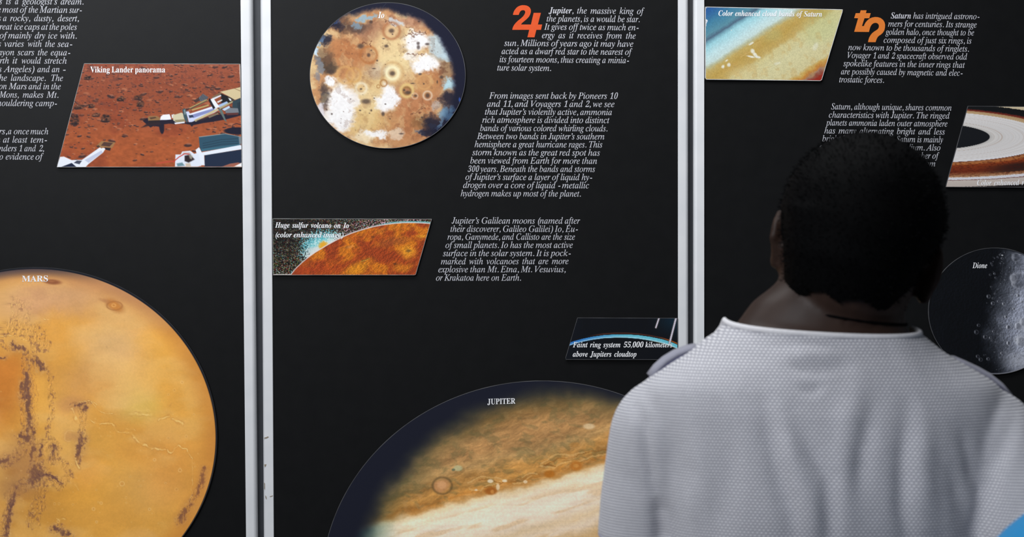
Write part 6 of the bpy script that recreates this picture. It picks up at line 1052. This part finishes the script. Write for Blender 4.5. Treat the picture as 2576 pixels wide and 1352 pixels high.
SP = FPX/1.72                                          # pixels per metre where the person stands
BX = (2075-1288)/SP
def pk(px, py): return ((px-1288)/SP-BX, CAMZ+(676-py)/SP)   # photograph position -> body x, z
Z3 = lambda x, y: pk(1480+x/2.35, 780+y/2.35)
COLLAR_N = Vector((.047, -.10, 1)).normalized()
COLLAR_P = Vector((0, -.075, 1.5155))
COLLAR_N2 = Vector((.047, .75, 1)).normalized()
COLLAR_P2 = Vector((0, .010, 1.523))
def make_shirt(folds=True):
    bm = bmesh.new()
    torso(bm, .010, .86, .020)
    loft(bm, [(-.011, -.009, 1.475, .150, .088), (-.011, -.008, 1.492, .132, .083), (-.010, -.006, 1.508, .113, .077), (-.008, -.004, 1.522, .0955, .072), (-.008, -.003, 1.535, .0925, .070), (-.008, -.002, 1.57, .092, .068)])
    ENDS = []
    for A, zc in ((ARM_L, 1.303), (ARM_R, 1.262)):
        P = [Vector(q) for q in A[:3]]; c = P[1].lerp(P[2], (P[1].z-zc)/(P[1].z-P[2].z)); ax = (P[2]-P[1]).normalized()
        k = .0 if A is ARM_L else .011; tube(bm, [(P[0], .0635, .066), (P[0].lerp(P[1], .5), .0615+k*.4, .064+k*.4), (P[1], .060+k*.8, .062+k*.8), (P[1].lerp(c, .5), .0585+k, .060+k), (c, .0575+k, .059+k)], 28); ball(bm, P[0], (.0635, .066, .0635)); ENDS.append((c, ax))
    me = remesh(bm, .0034, 9)
    b2 = bmesh.new(); b2.from_mesh(me); bpy.data.meshes.remove(me)
    def cut(faces, p, n):
        g = set(faces); es = {e for f in faces for e in f.edges}; vs = {v for f in faces for v in f.verts}
        bmesh.ops.bisect_plane(b2, geom=list(g)+list(es)+list(vs), plane_co=p, plane_no=n, clear_outer=True)
    cut(b2.faces[:], COLLAR_P, COLLAR_N); cut(b2.faces[:], COLLAR_P2, COLLAR_N2); cut(b2.faces[:], Vector((0, 0, .885)), Vector((0, 0, -1)))
    hems = []
    for c, ax in ENDS:
        bad = [f for f in b2.faces if (f.calc_center_median()-c).length < .074 and abs((f.calc_center_median()-c).dot(ax)) < .008 and f.normal.dot(ax) > .72]
        bmesh.ops.delete(b2, geom=bad, context='FACES'); hems.append((c, ax))
    hem_edges = [e for e in b2.edges if len(e.link_faces) == 1]
    def loops(es):
        adj = {}
        for e in es:
            a, b = e.verts; adj.setdefault(a, []).append(b); adj.setdefault(b, []).append(a)
        seen = set(); out = []
        for v in adj:
            if v in seen: continue
            cur = v; L = []
            while cur and cur not in seen:
                seen.add(cur); L.append(cur.co.copy()); nx = [q for q in adj[cur] if q not in seen]; cur = nx[0] if nx else None
            out.append(L)
        return sorted(out, key=len, reverse=True)
    LP = [L for L in loops(hem_edges) if len(L) > 20]
    me = bm_mesh('t_shirt', b2); co = get_co(me); no = get_no(me)
    x, y, z = co.T
    disp = np.zeros(len(co)); back = np.clip(-no[:, 1]*1.4+.25, 0, 1)
    def seg(pts, sig, amp, taper=.4):
        nonlocal disp
        best = np.full(len(co), 1e9); tt = np.zeros(len(co)); tot = len(pts)-1
        for i in range(tot):
            (ax, az), (qx, qz) = pts[i], pts[i+1]; L = (qx-ax)**2+(qz-az)**2; t = np.clip(((x-ax)*(qx-ax)+(z-az)*(qz-az))/L, 0, 1)
            d = np.hypot(x-ax-t*(qx-ax), z-az-t*(qz-az)); m = d < best; best = np.where(m, d, best); tt = np.where(m, (i+t)/tot, tt)
        w = np.clip(np.minimum(tt, 1-tt)/taper+.25, 0, 1)
        disp += .85*amp*w*np.exp(-(best/sig)**2)*back
    F = lambda *p: [Z3(a, b) for a, b in p]
    if folds:
        seg(F((930,430),(970,620),(1010,850),(1080,1100),(1100,1400)), .011, -.0062)
        seg(F((1010,560),(1080,800),(1160,1000),(1220,1250)), .012, .0050)
        seg(F((1100,560),(1180,740),(1280,900),(1290,1200),(1270,1450)), .009, -.0050)
        seg(F((1480,380),(1400,600),(1360,850),(1370,1200)), .013, .0046)
        seg(F((1560,480),(1470,760),(1440,1000)), .009, -.0036)
        seg(F((1740,520),(1700,800),(1690,1050),(1740,1400)), .010, -.0062)
        seg(F((1830,560),(1800,850),(1820,1150)), .013, .0045)
        seg(F((1080,305),(1250,318),(1440,300)), .006, -.0034); seg(F((1070,250),(1250,240),(1430,255)), .008, .0030); seg(F((1140,420),(1210,435),(1270,415)), .005, -.0026)
        seg(F((860,170),(1050,190),(1300,185),(1560,175)), .005, -.0016)
        seg(F((700,560),(760,800),(700,1100),(640,1350)), .014, -.0032); seg(F((560,640),(620,900),(560,1200)), .014, .0032)
        seg(F((1950,800),(2010,1000),(2090,1180),(2120,1400)), .010, -.0034); seg(F((2040,640),(2090,800),(2130,1010)), .008, -.0034)
        seg(F((255,520),(300,640),(318,820),(345,960),(372,1060)), .006, -.0060)
        seg(F((372,1050),(395,1200),(415,1450)), .009, -.0110)
        seg(F((2440,540),(2330,700),(2230,860),(2180,1010),(2150,1200),(2140,1450)), .008, -.0042)
        seg(F((2560,560),(2480,760),(2330,1000)), .012, -.0028); seg(F((2500,900),(2380,1060),(2260,1180)), .010, -.0030)
        seg(F((160,900),(260,1000),(360,1080)), .010, -.0020)
        disp += (fbm(x*1000+z*300, z*420, 42, 5, 3)-.5)*.0034*back
    disp += (fbm(x*900, z*700+y*500, 60, 9, 2)-.5)*.003*(1-back)
    keep = np.clip((1.515-z-.42*y)/.02, 0, 1)
    co += no*(disp*keep)[:, None]; set_co(me, co)
    # fabric coordinates: width around the body or the arm, height down it
    x, y, z = co.T
    u = x*(1+.6*(np.abs(x)/.22)**4); v = z.copy()
    at = me.attributes.new('cloth', 'FLOAT_VECTOR', 'POINT'); 
    at.data.foreach_set('vector', np.stack([u, v, np.zeros_like(u)], -1).astype(np.float32).ravel())
    return smooth(me), LP, hems
def loop_tube(L, r, name, flat=1.):
    """a sewn band following a cut edge"""
    n = len(L); k = max(24, n//2); P = [L[int(i*n/k)] for i in range(k)]
    for _ in range(3): P = [(P[i-1]+P[i]*2+P[(i+1) % k])/4 for i in range(k)]
    bm = bmesh.new(); R = []
    ctr = sum(P, Vector())/k
    for i in range(k):
        d = (P[(i+1) % k]-P[i-1]).normalized(); o = (P[i]-ctr); o = (o-d*o.dot(d)).normalized(); w = d.cross(o)
        R.append([bm.verts.new(P[i]+o*r*flat*math.cos(a)+w*r*math.sin(a)) for a in [2*math.pi*q/8 for q in range(8)]])
    for i in range(k):
        a, b = R[i], R[(i+1) % k]
        for q in range(8): bm.faces.new((a[q], a[(q+1) % 8], b[(q+1) % 8], b[q]))
    bmesh.ops.recalc_face_normals(bm, faces=bm.faces); return smooth(bm_mesh(name, bm))
def trousers():
    bm = bmesh.new()
    loft(bm, [(0, 0, .84, .166, .112), (0, 0, .93, .172, .113), (0, 0, .985, .164, .108)])
    for s in (-1, 1):
        tube(bm, [((s*.088, 0, .93), .092, .112), ((s*.098, .005, .70), .086, .096), ((s*.105, .01, .50), .074, .080), ((s*.108, 0, .30), .070, .078), ((s*.11, 0, .09), .064, .078), ((s*.11, 0, .065), .063, .077)], 28)
    me = remesh(bm, .006, 4); co = get_co(me); no = get_no(me); x, y, z = co.T
    co += no*((fbm(x*900, z*600+y*300, 70, 4, 3)-.5)*.012)[:, None]; set_co(me, co); return smooth(me)
def shoe(s):
    bm = bmesh.new(); loft(bm, [(s*.115, .04, .022, .048, .142), (s*.115, .04, .045, .047, .138), (s*.114, .02, .075, .043, .105), (s*.112, -.02, .105, .040, .06)], 32)
    up = remesh(bm, .005, 2)
    bm = bmesh.new(); loft(bm, [(s*.115, .04, 0, .050, .146), (s*.115, .04, .024, .051, .148)], 40)
    bmesh.ops.recalc_face_normals(bm, faces=bm.faces); return smooth(up), bm_mesh('sole', bm)
def attach(name, me, mat, parent):
    o = bpy.data.objects.new(name, me); COL.objects.link(o); o.parent = parent
    if not me.materials: me.materials.append(None)
    o.material_slots[0].link = 'OBJECT'; o.material_slots[0].material = mat; return o
rng = random.Random(12)
body_me = make_body(); hair_me = make_hair(rng); shirt_me, LOOPS, HEMS = make_shirt(); trou_me = trousers(); shoes = [shoe(-1), shoe(1)]
collar_loop = max(LOOPS, key=lambda L: sum(p.z for p in L)/len(L)); collar_me = loop_tube(collar_loop, .0030, 'collar', .8)
sleeve_loops = [L for L in LOOPS if 1.2 < sum(p.z for p in L)/len(L) < 1.4]
print('loops', [(len(L), round(sum(p.x for p in L)/len(L), 3), round(sum(p.z for p in L)/len(L), 3)) for L in LOOPS])
eye_me = []
for s in (-1, 1):
    bm = bmesh.new(); ball(bm, hp(s*.032, .0665, .000), (.0118,)*3, ROLL, 20); a = smooth(bm_mesh('eye', bm))
    bm = bmesh.new(); ball(bm, hp(s*.032, .0752, .000), (.0055, .0035, .0055), ROLL, 12); eye_me.append((a, smooth(bm_mesh('iris', bm))))
def person(loc, rz, scale, label, shirt_mat, band_mat, trou_mat, group=None):
    t = empty('person', loc); t.rotation_euler = (0, 0, rz); t.scale = (scale,)*3; tag(t, label, 'person', group)
    attach('body', body_me, M_skin, t); attach('hair', hair_me, M_hair, t)
    s = attach('t_shirt', shirt_me, shirt_mat, t); attach('collar', collar_me, band_mat, s)
    for L in sleeve_loops: attach('sleeve_hem', loop_tube(L, .0022, 'sleeve_hem', .8), shirt_mat, s)
    attach('trousers', trou_me, trou_mat, t)
    for up, so in shoes: attach('sole', so, M_sole, attach('shoe', up, M_shoe, t))
    for a, b in eye_me: attach('iris', b, M_iris, attach('eye', a, M_eye, t))
    return t, s
man, man_shirt = person((BX, -DIST+1.72, 0), 0, 1, 'person seen from behind in grey textured t-shirt, reading the boards', M_knit, M_band, M_trou)
# thin dark cord round the neck
def cord():
    L = [Vector((.014+.0685*math.cos(a)+.0, -.002+.064*math.sin(a), 1.5345-.010*math.cos(a)+.004*math.sin(a))) for a in [2*math.pi*k/60 for k in range(60)]]
    return loop_tube(L, .0017, 'neck_cord')
attach('neck_cord', cord(), M_hair, man)['label'] = 'thin dark cord'
# knitted shoulder tabs lying over the shoulder seams
def shoulder_tab(pts, y0, y1, nm='shoulder_tab'):
    bm = bmesh.new(); rows = []
    P = [Vector((a, 0, b)) for a, b in [pk(*p) for p in pts]]; N_ = len(P)
    for i, p in enumerate(P):
        d = (P[min(i+1, N_-1)]-P[max(i-1, 0)]).normalized(); n = Vector((-d.z, 0, d.x)); n = n if n.z > 0 else -n
        th = .0019 if 0 < i < N_-1 else .0012
        row = []
        for k in range(7):
            t = k/6; yy = y0*(1-t)+y1*t; hgt = -.003*(2*t-1)**2
            row.append((bm.verts.new(p+Vector((0, yy, 0))+n*(th+hgt)), bm.verts.new(p+Vector((0, yy, 0))+n*(hgt-th))))
        rows.append(row)
    for i in range(N_-1):
        for k in range(6):
            a, b, c, d = rows[i][k], rows[i][k+1], rows[i+1][k+1], rows[i+1][k]
            bm.faces.new((a[0], b[0], c[0], d[0])); bm.faces.new((a[1], d[1], c[1], b[1]))
        for k in (0, 6): a, d = rows[i][k], rows[i+1][k]; bm.faces.new((a[0], d[0], d[1], a[1]))
    for i in (0, N_-1):
        for k in range(6): a, b = rows[i][k], rows[i][k+1]; bm.faces.new((a[0], a[1], b[1], b[0]))
    bmesh.ops.recalc_face_normals(bm, faces=bm.faces); return smooth(bm_mesh(nm, bm))
for pts in ([(1752, 868), (1728, 875), (1700, 886), (1672, 903), (1650, 923), (1632, 944)], [(2404, 899), (2430, 912), (2462, 927), (2492, 944), (2520, 966), (2544, 990)]):
    attach('shoulder_tab', shoulder_tab(pts, -.010, .032), M_knit, man_shirt)['label'] = 'pale knitted shoulder tab'
    low = [(a+(3 if a > 2000 else 3)*(-1 if a > 2000 else 1), b+8) for a, b in pts]
    attach('shoulder_seam', shoulder_tab(low, -.012, .030, 'shoulder_seam'), M_navy, man_shirt)
visitor, _ = person((.0, 0, 0), math.radians(6), .947, 'person at the lower right corner, only a bright blue shoulder showing', M_blue, M_blue, M_trou)
d2 = 1.22; sp2 = FPX/d2
visitor.location = (.5165, -DIST+d2, 0)
